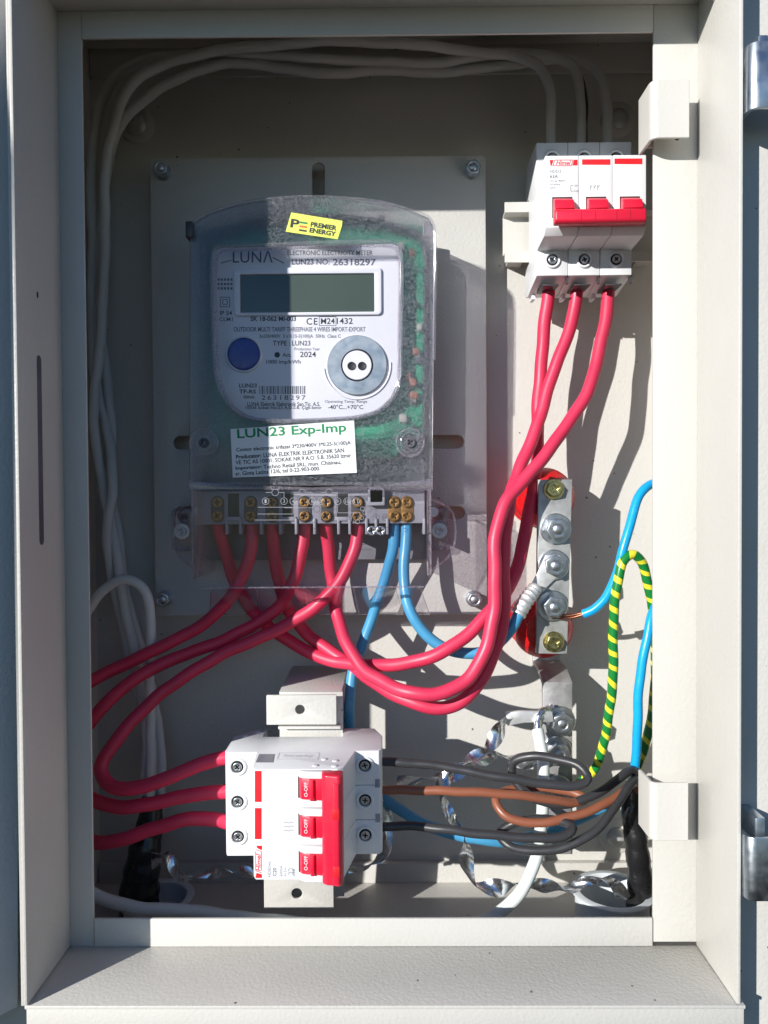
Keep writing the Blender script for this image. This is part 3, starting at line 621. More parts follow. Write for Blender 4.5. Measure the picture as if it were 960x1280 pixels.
# wings of the terminal cover around the ears
for s, xs in ((-1, (tcx0, P(219, 660, 430).x)), (1, (tcx1, P(566, 660, 430).x))):
    pts = [Vector((xs[0], 425, P(540, 622, 425).z)), Vector((xs[1], 432, P(540, 641, 430).z)), Vector((xs[1], 432, P(540, 688, 430).z)), Vector((xs[0], 425, P(540, 716, 425).z))]
    make('cover_wing', tube_me(spline(pts, 3), 0.7, 8), M['clear_edge'], tc); make('wing_sheet', quad_sheet(pts, 0.7), M['clear'], tc)
# circuit diagram printed on the clear cover
pw = Print(lambda x, y: P(x, y, DC-0.08))
for x, y, s in ((332, 0, '1'), (355, 0, '3'), (366.5, 0, '4'), (390, 0, '6'), (401, 0, '7'), (422, 0, '9'), (434, 0, '10'), (445, 0, '11')):
    pw.ring(x, 626.5, 4.2, 0.5); pw.text(s, x-(1.2 if len(s) == 1 else 2.4), 628.8, 2.4 if len(s) == 1 else 4.8, 4.6)
for cx, xa, xb in ((344, 332, 355), (378, 366.5, 390), (411.5, 401, 422)):
    pw.ring(cx, 615.5, 4.2, 0.5); pw.line(xa, 615.5, cx-4.2, 615.5, 0.5); pw.line(cx+4.2, 615.5, xb, 615.5, 0.5); pw.line(xb, 615.5, xb, 622.3, 0.5)
pw.line(322, 634, 365, 634, 0.5); pw.line(355, 634.7, 390, 634.7, 0.5); pw.line(322, 642.5, 366.5, 642.5, 0.5); pw.line(366.5, 630.7, 366.5, 642.5, 0.5); pw.line(401, 630.7, 401, 649, 0.5); pw.line(422, 630.7, 422, 641, 0.5); pw.line(422, 641, 450, 641, 0.5); pw.line(318, 650, 366, 650, 0.5)
for x, y in ((453, 636), (456, 641), (447, 652), (452, 647)): pw.ring(x, y, 2.6, 0.5, 14)
make('wiring_diagram', pw.mesh(), M['diagram'], tc)

# ------------------------------------------------------------------ upper circuit breaker on its rail
XB0, PW = 82.5, 17.75
zc = 161.0
rail = thing('mounting_rail', (110, DB, 139), 'short beige steel rail carrying the upper breaker', 'rail')
zr0, zr1 = 138.5, 174.0
make('rail_profile', prism_me([(zr0, 448), (zr0+6, 448), (zr0+6.8, 455.5), (zr1-6.8, 455.5), (zr1-6, 448), (zr1, 448), (zr1, 449.2), (zr1-5, 449.2), (zr1-5.9, 456.8), (zr0+5.9, 456.8), (zr0+5, 449.2), (zr0, 449.2)], P(631, 290, 448).x, 160, 'zy', 0.2, 1), M['powder_plain'], rail)
for x in (73, 152): make('rail_bracket', box_me(x, x+9, 457, DB-0.05, zr0+5, zr0+15, 0.4), M['powder_plain'], rail)
ub = thing('circuit_breaker', (XB0+1.5*PW, 448, zc), 'white three-pole breaker with red lever bar on the upper rail', 'circuit breaker')
DU = 400.0
zf1, zf0 = P(740, 194, DU).z, P(740, 292, DU).z      # face top / bottom
zs1, zs0 = zf1+18.0, P(740, 344, 424).z               # shoulders
prof = [(zs0, 424), (zf0-1.0, 424), (zf0, DU+4), (zf0+3.5, DU), (zf1, DU), (zf1+0.8, 424), (zs1, 424), (zs1, 452), (zs1-12, 457), (zr1+1, 457), (zr1+1, 447.5), (zr0-1, 447.5), (zr0-1, 460), (zs0-3, 460), (zs0-4.5, 452)]
poles = []
rs = random.Random(5)
for k in range(3):
    x0 = XB0 + k*PW; p = make('pole', prism_me(prof, x0+0.12, x0+PW-0.12, 'zy', 0.45, 2), M['whiteplastic'], ub); poles.append(p); xm = x0+PW/2
    for z, nm in ((P(740, 325, 424).z, 'lower'), (zf1+9.0, 'upper')):
        make('terminal_ring', ME['ring'], M['whiteplastic'], p, (xm, 424.02, z)); make('terminal_well_shade', ME['disc'], M['dark'], p, (xm, 423.95, z)); make('terminal_screw', ME['small'][rs.randrange(4)], M['zinc'], p, (xm, 423.6, z))  # near-black disc on the solid body paints in the shade round each screw
    for sx in (-1, 1): make('seam_notch', box_me(x0+PW-0.6, x0+PW+0.6, 425.5, 428.5, zs0-4.0, zs0+0.3) if sx > 0 else box_me(x0+2, x0+4, 448, 456, zs0-6.8, zs0-2.8), M['darkplastic'] if sx > 0 else M['whiteplastic'], p)
    make('toggle_well', box_me(xm-5.2, xm+5.4, DU-0.12, DU+0.6, P(740, 272, DU).z, P(740, 246, DU).z), M['dark'], p)
    make('toggle', prism_me([(P(740, 272, DU).z, DU-0.2), (P(740, 266, DU).z, DU-7), (P(740, 254, DU).z, DU-5.0), (P(740, 247.5, DU).z, DU-0.2)], xm-4.9, xm+5.1, 'zy', 0.4), M['redplastic'], p)
    make('wire_clamp', box_me(xm-4.6, xm+4.6, 428, 446, zs0-4.55, zs0-3.6, 0.3), M['darkplastic'], p)
zh = P(740, 268.5, DU-9).z
hb = make('lever_bar', prism_me([(zh-3.9, DU-3.5), (zh-4.1, DU-8.0), (zh-2.9, DU-9.6), (zh+2.2, DU-9.6), (zh+3.6, DU-8.0), (zh+3.8, DU-4.0)], XB0+3.2, XB0+3*PW-3.0, 'zy', 0.9, 3), M['redplastic'], ub)
for x in (XB0+PW-1.2, XB0+PW+6.0, XB0+2*PW-0.8, XB0+2*PW+6.2): make('lever_groove', box_me(x, x+0.3, DU-9.63, DU-8.5, zh-2.7, zh+2.0), M['groove'], hb)
# print
fU = lambda x, y: P(x, y, DU-0.07)
pr_ = Print(fU)
pr_.quad([(727.5, 199), (763, 199), (763, 206), (727.5, 206)]); pr_.quad([(768, 198), (803, 198), (803, 205.2), (768, 205.2)])
pr_.quad([(687, 200), (692, 200), (689.5, 207.3), (688.2, 207.3)]); pr_.quad([(717.5, 199.6), (722, 199.6), (722, 206.8), (715.5, 206.8)])
for a in ((693.5, 200, 716.5, 200), (691, 207.2, 714, 207.2), (693.5, 200, 691, 207.2), (716.5, 200, 714, 207.2)): pr_.line(*a, 0.9)
pr_.text('Himel', 695, 206.2, 18.5, 5.4, 0, bold=0.02, shear=0.25); make('emblem', pr_.mesh(), M['inkred'], ub)
pk = Print(fU); pk.text('HDD3', 687.5, 216, 13.5, 3.8); pk.text('63A', 687.5, 222.5, 10, 4.2, bold=0.015); pk.text('AC22 400V~', 687.5, 227.2, 21, 2.7); pk.text('50-60Hz', 687.5, 231.8, 13, 2.6); pk.text('60947-3', 687.5, 236, 9, 2.2)
for a in ((713.5, 232, 713.5, 239), (713.5, 232, 716, 232), (713.5, 239, 716, 239)): pk.line(*a, 0.6)
pk.text('I-ON', 717.5, 233.2, 4.5, 2.4); pk.text('O-OFF', 717, 240, 6.5, 2.4)
for x in (738, 742.5, 747): pk.line(x, 231, x, 238, 0.6); pk.line(x+0.5, 234.5, x+2.5, 231, 0.6)
make('lettering', pk.mesh(), M['inkgrey'], ub)

# ------------------------------------------------------------------ lower breaker, turned on its side, and its bracket
br = thing('breaker_bracket', (P(390, 830, DB).x, DB, P(390, 832, DB).z), 'bent beige steel bracket with holed tabs holding the lower breaker', 'bracket')
zt0, zt1 = P(376, 906, 404).z, P(376, 869, 404).z; xb0, xb1 = P(333, 888, 404).x, P(420.5, 888, 404).x
hz = P(375, 887, 404); 
make('upper_tab', curve_plate([rrect(xb0, xb1, zt0, zt1, 0.4, 2), circ(hz.x, hz.z, 2.6, 24)], 404, 1.6, 0.25), M['powder'], br)
zl0, zl1 = P(374, 1136, 404).z, P(374, 1060, 404).z; xc0, xc1 = P(330, 1120, 404).x, P(417, 1120, 404).x; hz = P(371, 1117, 404)
make('lower_tab', curve_plate([rrect(xc0, xc1, zl0, zl1, 0.4, 2), circ(hz.x, hz.z, 2.9, 24)], 404, 1.6, 0.25), M['powder'], br)
make('spine', box_me(xb0+6, xb1+3, 411, 412.6, zl0+3, zt1-0.1, 0.2), M['powder'], br)
make('tab_step', box_me(xb0+6, xb1+2, 405.7, 410.95, zt0-3, zt0-1.5, 0.2), M['powder'], br)
sx0, sx1 = P(349, 869, 412).x, P(427, 869, 412).x
make('shelf', prism_me([(sx0, 412.7), (sx1, 412.7), (sx1+0.2, DB-0.1), (sx0-1.0, DB-0.1)], zt1-1.6, zt1-0.05, 'xy', 0.2), M['powder'], br)
make('side_gusset', prism_me([(zt1-1.7, 412.7), (zt0-5, 412.7), (zt1-6, DB-8), (zt1-1.7, DB-8)], sx1-1.6, sx1-0.1, 'zy', 0.2), M['powder'], br)
lb = thing('circuit_breaker', (-45, 404, -155), 'white three-pole breaker turned sideways with vertical red lever bar', 'circuit breaker')
DL = 356.0
zT, zBm = P(370, 961, DL).z, P(370, 1100, DL).z; PH = (zT-zBm)/3
xf0, xf1 = P(315, 1030, DL).x, P(430, 1030, DL).x
xs0, xs1 = P(283, 1000, 380).x, P(474, 1000, 382).x
prof = [(xs0, 380), (xf0-2.0, 380), (xf0, DL+3), (xf0+1.5, DL), (xf1-3, DL), (xf1, DL+2.5), (xf1+4.5, 381.5), (xs1, 381.5), (xs1+1.5, 384), (xs1+1.5, 406), (xs1-3, 419), (xb1+3, 419), (xb1+3, 404.8), (xb0-2, 404.8), (xb0-2, 419), (xs0+8, 419), (xs0-1.0, 405), (xs0-1.0, 383)]
for k in range(3):
    z1 = zT - k*PH; z0 = z1-PH; zm = (z0+z1)/2
    p = make('pole', prism_me(prof, z0+0.1, z1-0.1, 'xy', 0.45, 2), M['whiteplastic'], lb)
    for px, dd in ((297.5, 380), (456.5, 381.5)):
        c = P(px, 1008, dd)
        make('terminal_ring', ME['ring'], M['whiteplastic'], p, (c.x, dd+0.02, zm+1.5)); make('terminal_well_shade', ME['disc'], M['dark'], p, (c.x, dd-0.05, zm+1.5)); make('terminal_screw', ME['small'][rs.randrange(4)], M['zinc'], p, (c.x, dd-0.4, zm+1.5))  # same near-black disc, painted shade in place of a cut well
    # red toggle between two white bosses
    xt0, xt1 = P(374, 1030, DL).x, P(404, 1030, DL).x
    make('toggle_well', box_me(xt0-0.4, xt1, DL-0.1, DL+1, zm-5.0, zm+5.6), M['dark'], p)
    make('toggle', prism_me([(xt0, DL-0.15), (xt0+1.5, DL-2.6), (xt0+5.5, DL-3.4), (xt0+6.0, DL-5.2), (xt0+7.4, DL-5.2), (xt0+8.0, DL-3.8), (xt1, DL-4.5), (xt1, DL-0.15)], zm-4.7, zm+5.2, 'xy', 0.25), M['redplastic'], p)
    for zz in (zm+7.0, zm-6.6):
        make('toggle_boss', prism_me([(xt0-0.6, DL-0.1), (xt0+0.4, DL-2.0), (xt0+3, DL-3.6), (xt1-1, DL-4.2), (xt1+2, DL-3.6), (xt1+4, DL-0.1)], zz-1.7, zz+1.7, 'xy', 0.7, 3), M['whiteplastic'], p)
    if k < 2:
        a = P(439, 985, 381.5); make('seam_notch', box_me(a.x-2.2, a.x+2.0, 381.35, 383, z0-1.3, z0+1.3, 0.1), M['darkplastic'], p)
        make('seam_notch', box_me(xs1-2.0, xs1+0.4, 381.35, 383, z0-1.2, z0+3.2, 0.1), M['greyplastic'], p)
# side details on the top flank
fT = lambda px, py: tuple(PZ(px, py, zT+0.05))
pq = Print(lambda x, y: PZ(x, y, zT+0.06)); pq.quad([(324, 942.5), (343, 942.5), (341, 953), (319.5, 953)]); make('flank_window', pq.mesh(), M['greyplastic'], lb)
pq = Print(lambda x, y: PZ(x, y, zT+0.06))
for a in ((349, 941, 399, 941), (399, 941, 397, 949), (397, 949, 346, 949), (346, 949, 349, 941)): pq.line(*a, 0.7)
pq.text('Security', 353, 947, 39, 4.4, 0, shear=0.3); make('embossed_name', pq.mesh(), M['nameplate'], lb)
for px, py in ((405, 949), (419, 951), (394, 957), (418, 957.5), (306, 920), (322, 915)):
    c = PZ(px, py, zT); make('rivet', lathe_me([(1.5, 0), (1.4, 0.3), (0.9, 0.45), (0, 0.45)], 'z', 16), M['whiteplastic'], lb, (c.x, c.y, zT-0.05))
# lever bar
xh0, xh1 = P(404, 1040, 348).x, P(428.5, 1040, 346).x
zh1, zh0 = P(415, 967, 348).z, P(415, 1106, 347).z
hb = make('lever_bar', prism_me([(xh0-1.0, DL-3.2), (xh0-0.4, DL-8.6), (xh0+1.5, DL-10.2), (xh0+4.2, DL-10.6), (xh1-1.8, DL-11.6), (xh1-0.2, DL-10.2), (xh1, DL-3.0)], zh0, zh1, 'xy', 1.0, 3), M['redplastic'], lb)
make('lever_rib', prism_me([(xh0+4.4, DL-10.4), (xh0+4.9, DL-12.2), (xh1-1.6, DL-12.2), (xh1-0.9, DL-10.6)], zh0+1.6, zh1-3.4, 'xy', 0.5, 2), M['redplastic'], hb)
for zz in (zT-PH/2-8, zBm+PH/2+1): make('lever_slot', box_me(xh1-4.6, xh1-1.4, DL-12.3, DL-11.2, zz-2.4, zz+2.4, 0.2), M['inkred'], hb)
fL = lambda x, y: P(x, y, DL-0.07)
pr_ = Print(fL)
pr_.quad([(318.5, 963.5), (327, 963.5), (327, 1002.5), (318.5, 1002.5)]); pr_.quad([(318.5, 1010), (327, 1010), (327, 1049), (318.5, 1049)])
pr_.quad([(320, 1057), (327.5, 1057), (327.5, 1063), (322, 1060.5)]); pr_.quad([(319.3, 1097), (320.5, 1091), (327.5, 1093), (327.5, 1097.5), (319.3, 1097.5)])
for a in ((327, 1064.5, 327, 1088), (319.6, 1064, 319.6, 1088.5), (320, 1062, 327, 1064.5), (319.6, 1088.5, 327, 1091)): pr_.line(*a, 0.9)
pr_.text('Himel', 326, 1089, 22, 5.8, 90, bold=0.02, shear=0.25); make('emblem', pr_.mesh(), M['inkred'], lb)
pk = Print(fL); pk.text('HDB3wL', 338.5, 1096, 20, 4.0, 90); pk.text('C20', 345.5, 1095.5, 11, 4.6, 90, bold=0.02); pk.text('6000A', 353, 1095.5, 13.5, 3.0, 90); pk.text('415V~', 358, 1095.5, 13, 2.8, 90)
for y in (1086, 1090.5): pk.line(361, y, 366, y, 0.7); pk.line(361, y, 361, y+3.5, 0.7); pk.line(366, y, 366, y+3.5, 0.7)
pk.text('60898', 369, 1095, 9, 2.6, 90)
for y in (1028, 1033, 1038): pk.line(355, y, 360, y, 0.7); pk.line(360, y+1.2, 364, y-1.0, 0.7); pk.line(364, y, 367, y, 0.7)
make('lettering', pk.mesh(), M['inkgrey'], lb)
pt = Print(lambda x, y: P(x, y, DL-3.5))
for y in (996, 1042, 1088): pt.text('O-OFF', 384.5, y, 18, 4.4, 90, bold=0.01)
make('toggle_marks', pt.mesh(), M['inkwhite'], lb)

# ------------------------------------------------------------------ neutral bar on red insulators
nbx = thing('neutral_bar', (P(690, 800, DB).x, DB, P(690, 815, DB).z), 'galvanised neutral busbar with three zinc studs on two red insulators', 'busbar')
D2 = 430.0
c4 = px_outline([(673, 599.5), (715.5, 599), (709, 817.5), (670.5, 817)], D2)
make('bar', curve_plate([c4], D2, 4.0, 0.35), M['galv'], nbx)
for px, py in ((692, 622), (690, 790)):
    c = P(px, py, D2+4); make('insulator', lathe_me([(16, 0), (17.5, 1.0), (17.5, 6), (15.2, 8.5), (14.6, 13), (15.4, 17), (17.6, 20), (18.0, 26), (17.4, 30), (15, 33.5), (12, DB-D2-4.1-4), (12, DB-D2-4.1)][::1], n=40), M['redins'], nbx, (c.x-2.5, DB-0.02, c.z))
for px, py in ((692.5, 611.5), (692, 802.5)):
    c = P(px, py, D2-1); b = make('brass_screw', lathe_me([(6.0, 0), (6.0, 0.8), (5.6, 1.2), (0, 1.2)]), M['passivated'], nbx, (c.x, D2-0.02, c.z))
    make('hex_head', curve_plate([hexpts(4.9, 12), rot2(plus(2.6, 0.6), 30)], -3.2, 2.2, 0.4), M['passivated'], b, (c.x, D2-0.9, c.z)); make('head_floor', lathe_me([(4.0, 0), (4.0, 1.9), (0, 1.9)]), M['passivated'], b, (c.x, D2-0.9, c.z))
for i, (px, py) in enumerate(((694, 661), (691.5, 706), (690, 757))):
    c = P(px, py, D2); stud_bolt(nbx, 'stud_bolt', (c.x, D2-0.02, c.z), washer=8.9, nut=6.5, stud=2.9, sh=5.5, rot=(8, 33, 50)[i])

# ------------------------------------------------------------------ earth bar
eb = thing('earth_bar', (P(690, 835, DB).x, DB, P(690, 1065, DB).z), 'cranked aluminium earth bar with zinc bolts below the neutral bar', 'busbar')
D3 = 442.0
ex0, ex1 = P(678.5, 900, D3).x, P(715.5, 900, D3).x; ez1 = P(695, 853, D3).z; ez0 = P(695, 1068, D3).z; th = 3.0
prz = [(ez0, D3), (ez1, D3), (ez1+5.0, D3+12), (ez1+6.4, DB-2.7), (ez1+12, DB-2.7), (ez1+12, DB-0.1), (ez1+4, DB-0.1), (ez1+2.2, D3+13), (ez1-2, D3+th), (ez0, D3+th)]
make('bar', prism_me(prz, ex0, ex1, 'zy', 0.35), M['alu'], eb)
make('bar_foot', box_me(ex0, ex1, D3+th+0.05, DB-0.1, ez0, ez0+3, 0.3), M['alu'], eb)
for i, (px, py) in enumerate(((700, 901), (696, 938), (694, 1045))):
    c = P(px, py, D3); stud_bolt(eb, 'stud_bolt', (c.x, D3-0.02, c.z), washer=8.9, nut=6.5, stud=2.9, sh=4.5, rot=(20, 45, 5)[i])
c = P(697, 985, D3); stud_bolt(eb, 'stud_bolt', (c.x, D3-0.02, c.z), washer=8.0, nut=5.4, stud=2.9, sh=4.0, rot=15)

# ------------------------------------------------------------------ conduits
def conduit(px, py, d, R, label):
    c = P(px, py, d)
    o = make('conduit_stub', lathe_me([(R, IZ0+0.1), (R, c.z-1.5), (R+2.2, c.z-1.4), (R+2.4, c.z-0.3), (R+1.8, c.z), (R-1.6, c.z), (R-2.2, c.z-0.6), (R-2.4, IZ0+0.1)], 'z', 48, closed=True), M['conduit'], None, (c.x, d, 0))
    return tag(o, label, 'conduit', 'conduit stubs in the cabinet floor')
conduit(765, 1112, 424, 20.5, 'pale conduit stub round the black cable below the earth bar')
conduit(196, 1120, 434, 19.0, 'pale conduit stub round the taped bundle in the shaded corner')

# ------------------------------------------------------------------ cables and wires
def wire(name, pts, r, m, label, cat='wire', group=None, n=14, step=2.0):
    pa = pxpath(pts, step); rw = random.Random(label); ph = [rw.uniform(0, 6.28) for _ in range(6)]
    for i, p in enumerate(pa):                       # slight unevenness of hand-bent cable
        q = i*step; e = min(1.0, i/8, (len(pa)-1-i)/8)
        pa[i] = p + Vector((math.sin(q*0.11+ph[0]) + 0.5*math.sin(q*0.29+ph[1]), math.sin(q*0.13+ph[2]), math.sin(q*0.10+ph[3]) + 0.5*math.sin(q*0.31+ph[4])))*(0.33*e)
    o = make(name, tube_me(pa, r, n), M[m], None)
    return tag(o, label, cat, group)
RG = 'red meter wires'
RR = 3.7
wire('red_wire', [(272,646,436),(273,658,436),(277,675,438),(284,700,442),(301,740,446),(330,780,448),(370,806,446),(410,824,440),(457,832,428),(500,830,416),(540,820,409),(580,797,410),(610,768,412),(632,740,416),(647,705,422),(658,660,430),(666,615,437),(672,560,442),(673,500,444),(679,424,443),(686,365,441),(687,335,441)], RR, 'red', 'red wire from first meter terminal to the inmost lower loop and first pole', group=RG)
wire('red_wire', [(340,646,436),(340,658,436),(342,680,438),(346,710,442),(358,758,446),(386,794,448),(437,830,436),(480,860,418),(520,880,407),(556,885,405),(590,864,406),(615,824,408),(628,775,410),(630,720,411),(631,674,414),(637,622,418),(648,591,424),(668,541,432),(689,474,437),(714,403,440),(721,362,441),(722,335,441)], RR, 'red', 'red wire of the outermost lower loop rising to the middle upper pole', group=RG)
wire('red_wire', [(408,646,436),(408,658,436),(410,680,438),(414,720,442),(421,765,438),(434,805,426),(453,835,416),(480,853,406),(515,867,397),(552,866,396),(586,846,398),(607,812,400),(617,770,402),(618,720,403),(619,674,406),(633,628,410),(664,589,416),(698,547,422),(735,487,430),(754,416,437),(760,362,441),(761,335,441)], RR, 'red', 'red wire of the frontmost lower loop sweeping out to the rightmost upper pole', group=RG)
wire('red_wire', [(313.5,646,436),(315,660,436),(314,680,435),(306,712,434),(287,748,435),(250,783,436),(200,809,434),(150,833,430),(105,858,424),(80,895,418),(76,960,420),(88,1030,412),(117,1051,404),(150,1050,400),(200,1034,397),(240,1022,394),(272,1025,393),(300,1033,394)], RR, 'red', 'red wire looping behind the shaded jamb to the lowest pole', group=RG)
wire('red_wire', [(381,646,436),(380,660,436),(378,685,435),(367,725,434),(342,764,436),(290,796,436),(230,818,434),(170,849,426),(125,886,418),(97,930,414),(93,965,412),(112,997,405),(150,1008,400),(200,1003,397),(250,992,394),(300,988,394)], RR, 'red', 'red wire looping at the jamb to the middle pole of the lower breaker', group=RG)
wire('red_wire', [(447,646,436),(447,660,435),(444,685,433),(428,722,431),(395,757,431),(340,790,432),(270,822,430),(200,868,422),(150,920,411),(127,960,403),(140,984,397),(180,983,395),(230,964,393),(262,951,393),(300,944,394)], RR, 'red', 'red wire with a full visible hairpin into the top pole of the lower breaker', group=RG)
wire('blue_wire', [(493,646,436),(492,660,434),(490,690,434),(480,730,438),(458,790,440),(442,840,436),(437,885,432),(436,930,438),(447,972,443),(476,996,430),(520,1024,416),(560,1041,411),(610,1050,409),(650,1048,414),(700,1034,428),(750,1010,440),(785,990,428)], 3.2, 'blue', 'blue wire dropping from meter and passing behind the lower breaker', group='blue neutral wires')
bw = wire('blue_wire', [(508.5,646,436),(508,660,434),(507,690,430),(505,730,427),(514,768,423),(540,799,420),(575,816,418),(610,813,416),(635,791,414),(654,757,415)], 3.2, 'blue', 'blue wire curving from meter to a crimped lug on the neutral bar', group='blue neutral wires')
lp = pxpath([(647,768,414.3),(656,753,416),(670,734,422)], 1.0)
lug = make('crimp_lug', tube_me(lp, lambda t, L: 4.5 - 0.6*t + 0.4*math.sin(L*2.1), 16), M['tin'], bw)
make('lug_palm', curve_plate([px_outline([(662,735),(674,744),(690,728),(708,712),(700,694),(682,694),(672,716)], 428)], 428, 1.6, 0.4), M['tin'], bw)
bb = wire('bright_blue_wire', [(729,767.5,424),(740,763,422),(757,747,419),(770,722,417),(779,688,416),(790,645,418),(800,617,421),(816,604,426),(838,606,430),(848,640,434),(845,700,431),(826,745,421),(813,775,415),(803,830,412),(797,890,412),(795,945,416),(793,990,420),(790,1012,422)], 2.55, 'brightblue', 'bright blue wire with bare copper end running behind the lit jamb', group=None)
for dy in (-1.6, 1.6): make('copper_strand', tube_me(pxpath([(690,770+dy,427),(712,771+dy,426),(733,766+dy*0.6,423.5)], 1.5), 0.85, 8), M['copper'], bb)
wire('earth_wire', [(788,985,428),(796,960,426),(806,932,424),(816,885,426),(820,830,428),(817,780,425),(811,730,420),(802,702,417),(791,693,415),(778,703,414),(770,738,414),(767,800,416),(764,870,419),(757,920,424),(739,966,432),(715,985,437),(700,990,438)], 2.65, 'earth', 'green and yellow striped earth wire arching up to a tall loop')
wire('black_wire', [(462,952,394),(476,952,394),(520,955,392),(560,959,389),(600,966,386),(643,974,383),(690,982,381),(718,982,381),(734,973,383),(724,957,388),(697,948,393),(665,946,397),(642,953,401),(640,970,402),(655,990,399),(697,1005,396),(739,996,400),(770,976,407),(790,962,414),(796,985,420)], 2.35, 'blackwire', 'black wire from the top pole of the sideways breaker with a small loop', group='black load wires')
wire('brown_wire', [(462,988,394),(476,988,394),(520,988,392),(560,988.5,389),(614,991,388),(668,997,390),(715,1002,397),(730,998,402),(715,990,406),(670,986,408),(630,990,406),(619,1000,402),(628,1016,397),(655,1027,394),(690,1027,393),(739,1013,398),(775,992,406),(794,978,415),(796,1000,421)], 2.35, 'brown', 'brown wire from the middle pole making a flat loop')
wire('black_wire', [(462,1034,394),(476,1034,394),(520,1033,392),(560,1036,388),(610,1044,385),(664,1048,383),(705,1044,384),(717,1035,387),(700,1026,394),(660,1025,399),(635,1032,402),(624,1043,401),(634,1056,396),(664,1063,392),(700,1060,390),(735,1045,391),(763,1018,397),(785,985,407),(796,974,415),(797,1000,421)], 2.35, 'blackwire', 'black wire from the lowest pole with a wide loop above the white cable', group='black load wires')
wire('black_cable', [(795,978,422),(792,1000,422),(792,1025,421),(795,1055,420),(799,1090,420),(800,1130,420),(799,1170,420),(799,1180,420)], lambda t, L: 5.2 + 1.5*min(1, t*1.6) + (0.45 if (L % 13) < 6.5 else 0.0), 'tape', 'thick black taped cable rising from the conduit at the lit jamb', 'cable', n=24)
# grey feeder cables over the top and down the shaded side
GG = 'grey feeder cables'
wire('grey_cable', [(690,200,441),(689,177,443),(688,130,446),(686,108,447),(674,84,449),(646,70,451),(600,66,452),(540,58,452),(480,53,452),(400,52,452),(300,60,452),(240,70,452),(200,82,452),(162,110,450),(141,165,450),(132,215,451),(132,260,452),(131,320,452),(128,400,450),(120,480,448),(118,545,450),(128,600,452),(140,660,450),(150,720,448),(160,780,446),(175,850,446),(183,920,444),(180,1000,440),(180,1045,437)], 2.9, 'greycable', 'grey cable into the first upper pole, frontmost of the three over the top', 'cable', GG, step=3)
wire('grey_cable', [(726,200,441),(726,177,444),(727,130,452),(724,105,455),(716,84,458),(696,72,460),(655,66,462),(600,70,462),(540,78,462),(480,77,462),(410,73,461),(350,70,460),(250,68,460),(180,76,458),(148,92,456),(126,130,455),(117,175,456),(114,250,458),(116,320,459),(115,420,458),(124,500,456),(139,560,452),(141,610,446),(134,660,446),(142,730,452),(158,800,452),(172,870,450),(191,930,450),(190,1000,446),(187,1045,440)], 2.9, 'greycable', 'grey cable into the middle upper pole, running hard against the corner', 'cable', GG, step=3)
wire('grey_cable', [(762,200,441),(760,177,444),(757,125,454),(748,90,459),(726,75,463),(690,74,466),(640,80,467),(560,90,467),(480,88,466),(410,92,464),(350,85,462),(280,80,460),(225,97,457),(180,126,455),(150,157,455),(137,195,457),(128,260,461),(124,330,464),(124,400,462),(134,480,458),(141,540,456),(132,600,458),(146,650,458),(153,720,456),(170,790,456),(191,870,455),(200,930,452),(200,1000,446),(194,1045,440)], 2.9, 'greycable', 'grey cable into the last upper pole, lowest of the three over the top', 'cable', GG, step=3)
wire('thin_black_wire', [(733,200,441),(732,160,446),(732,112,453),(724,92,457),(704,78,460),(670,70,462),(630,71,464),(580,74,466)], 0.9, 'blackwire', 'thin black wire alongside the middle grey cable at the top')
wire('grey_cable', [(66,860,444),(74,815,440),(95,785,436),(112,760,433),(130,738,431),(155,725,430),(177,734,431),(188,768,434),(189,810,437),(186,850,440),(189,905,440),(188,960,439),(184,1045,436)], 2.8, 'greycable', 'grey cable arching out from behind the shaded jamb into the bundle', 'cable')
wire('taped_bundle', [(191,995,440),(188,1020,437),(184,1050,434),(178,1085,433),(174,1120,433),(174,1150,433),(174,1165,433)], lambda t, L: 6.2 + 5.0*min(1, t*1.5) + 0.45*math.sin(L*0.5), 'tape', 'black taped cable bundle in the shaded corner above its conduit', 'cable', n=28)
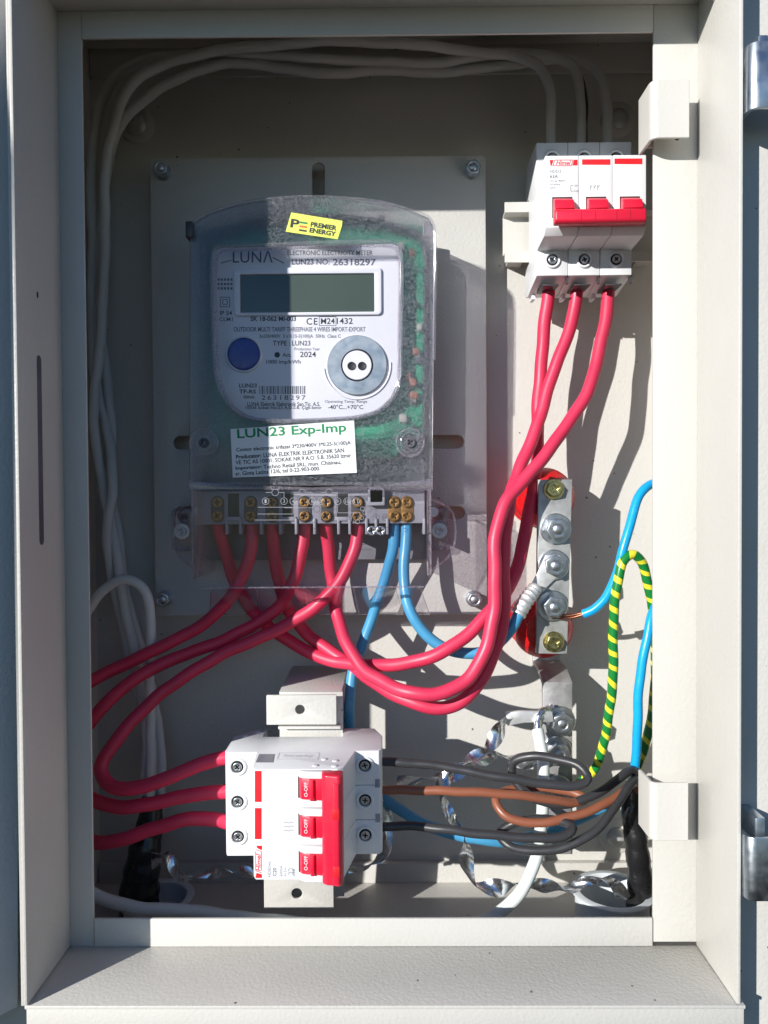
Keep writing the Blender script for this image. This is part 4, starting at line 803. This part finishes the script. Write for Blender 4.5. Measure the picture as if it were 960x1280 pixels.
ww = wire('white_cable', [(70,1085,410),(92,1102,408),(118,1119,406),(160,1132,404),(220,1138,403),(300,1146,402),(400,1157,402),(500,1163,402),(570,1160,403),(615,1146,404),(645,1122,405),(664,1090,406),(675,1045,409),(679,1000,414),(678,950,422),(672,912,430)], 3.4, 'whitecable', 'white cable along the floor bending up to the earth bar', 'cable')
make('screen_braid', tube_me(pxpath([(672.5,914,430),(672,903,432),(677,890,434),(690,884,437)], 1.5), lambda t, L: 2.3 - 0.5*t + 0.4*math.sin(L*1.7), 12), M['foil'], ww)
# ------------------------------------------------------------------ twisted foil screens
FG = 'twisted foil cable screens'
f1 = make('foil_strip', ribbon_me(pxpath([(633,898,431),(622,918,428),(608,938,424),(596,950,421),(575,962,420),(548,972,421),(520,976,424),(496,979,428)], 2.0), 9.5, 1.3, phase=0.3, crinkle=0.3), M['foil'])
tag(f1, 'crinkled silver foil strip clamped to the upper earth bar bolt', 'foil strip', FG)
make('foil_clamp', prism_me([(x, z) for x, z in px_outline([(632,890),(650,888),(690,889),(692,902),(655,903),(634,907)], 434)], 433, 435.5, 'xz', 0.5), M['tin'], f1)
f2 = make('foil_strip', ribbon_me(pxpath([(672,952,428),(650,950,427),(625,944,424),(600,947,420),(575,958,416),(556,974,414),(550,995,412),(560,1015,411),(574,1035,410),(582,1060,410),(585,1088,409),(594,1106,408),(615,1110,407),(640,1106,408),(665,1104,412),(690,1110,414),(712,1112,413),(735,1100,411),(757,1100,409),(772,1110,409),(782,1124,410)], 1.8), 9.5, 4.2, phase=1.0, crinkle=0.25), M['foil'])
tag(f2, 'long twisted silver foil strip hanging down and running along the floor', 'foil strip', FG)
f3 = make('foil_strip', ribbon_me(pxpath([(478,1000,424),(483,1025,424),(484,1050,421),(474,1073,416),(456,1084,411),(436,1085,409)], 1.6), 9.5, 0.5, phase=0.6), M['foil'])
tag(f3, 'silver foil strip tucked under the lower breaker', 'foil strip', FG)
f4 = make('foil_strip', ribbon_me(pxpath([(187,1078,428),(198,1069,424),(210,1069,421),(217,1083,419),(226,1094,418),(246,1092,415),(270,1092,412),(292,1089,409),(320,1092,410)], 1.6), 8.5, 1.5, phase=0.9), M['foil'])
tag(f4, 'twisted silver foil strip between the taped bundle and the lower breaker', 'foil strip', FG)
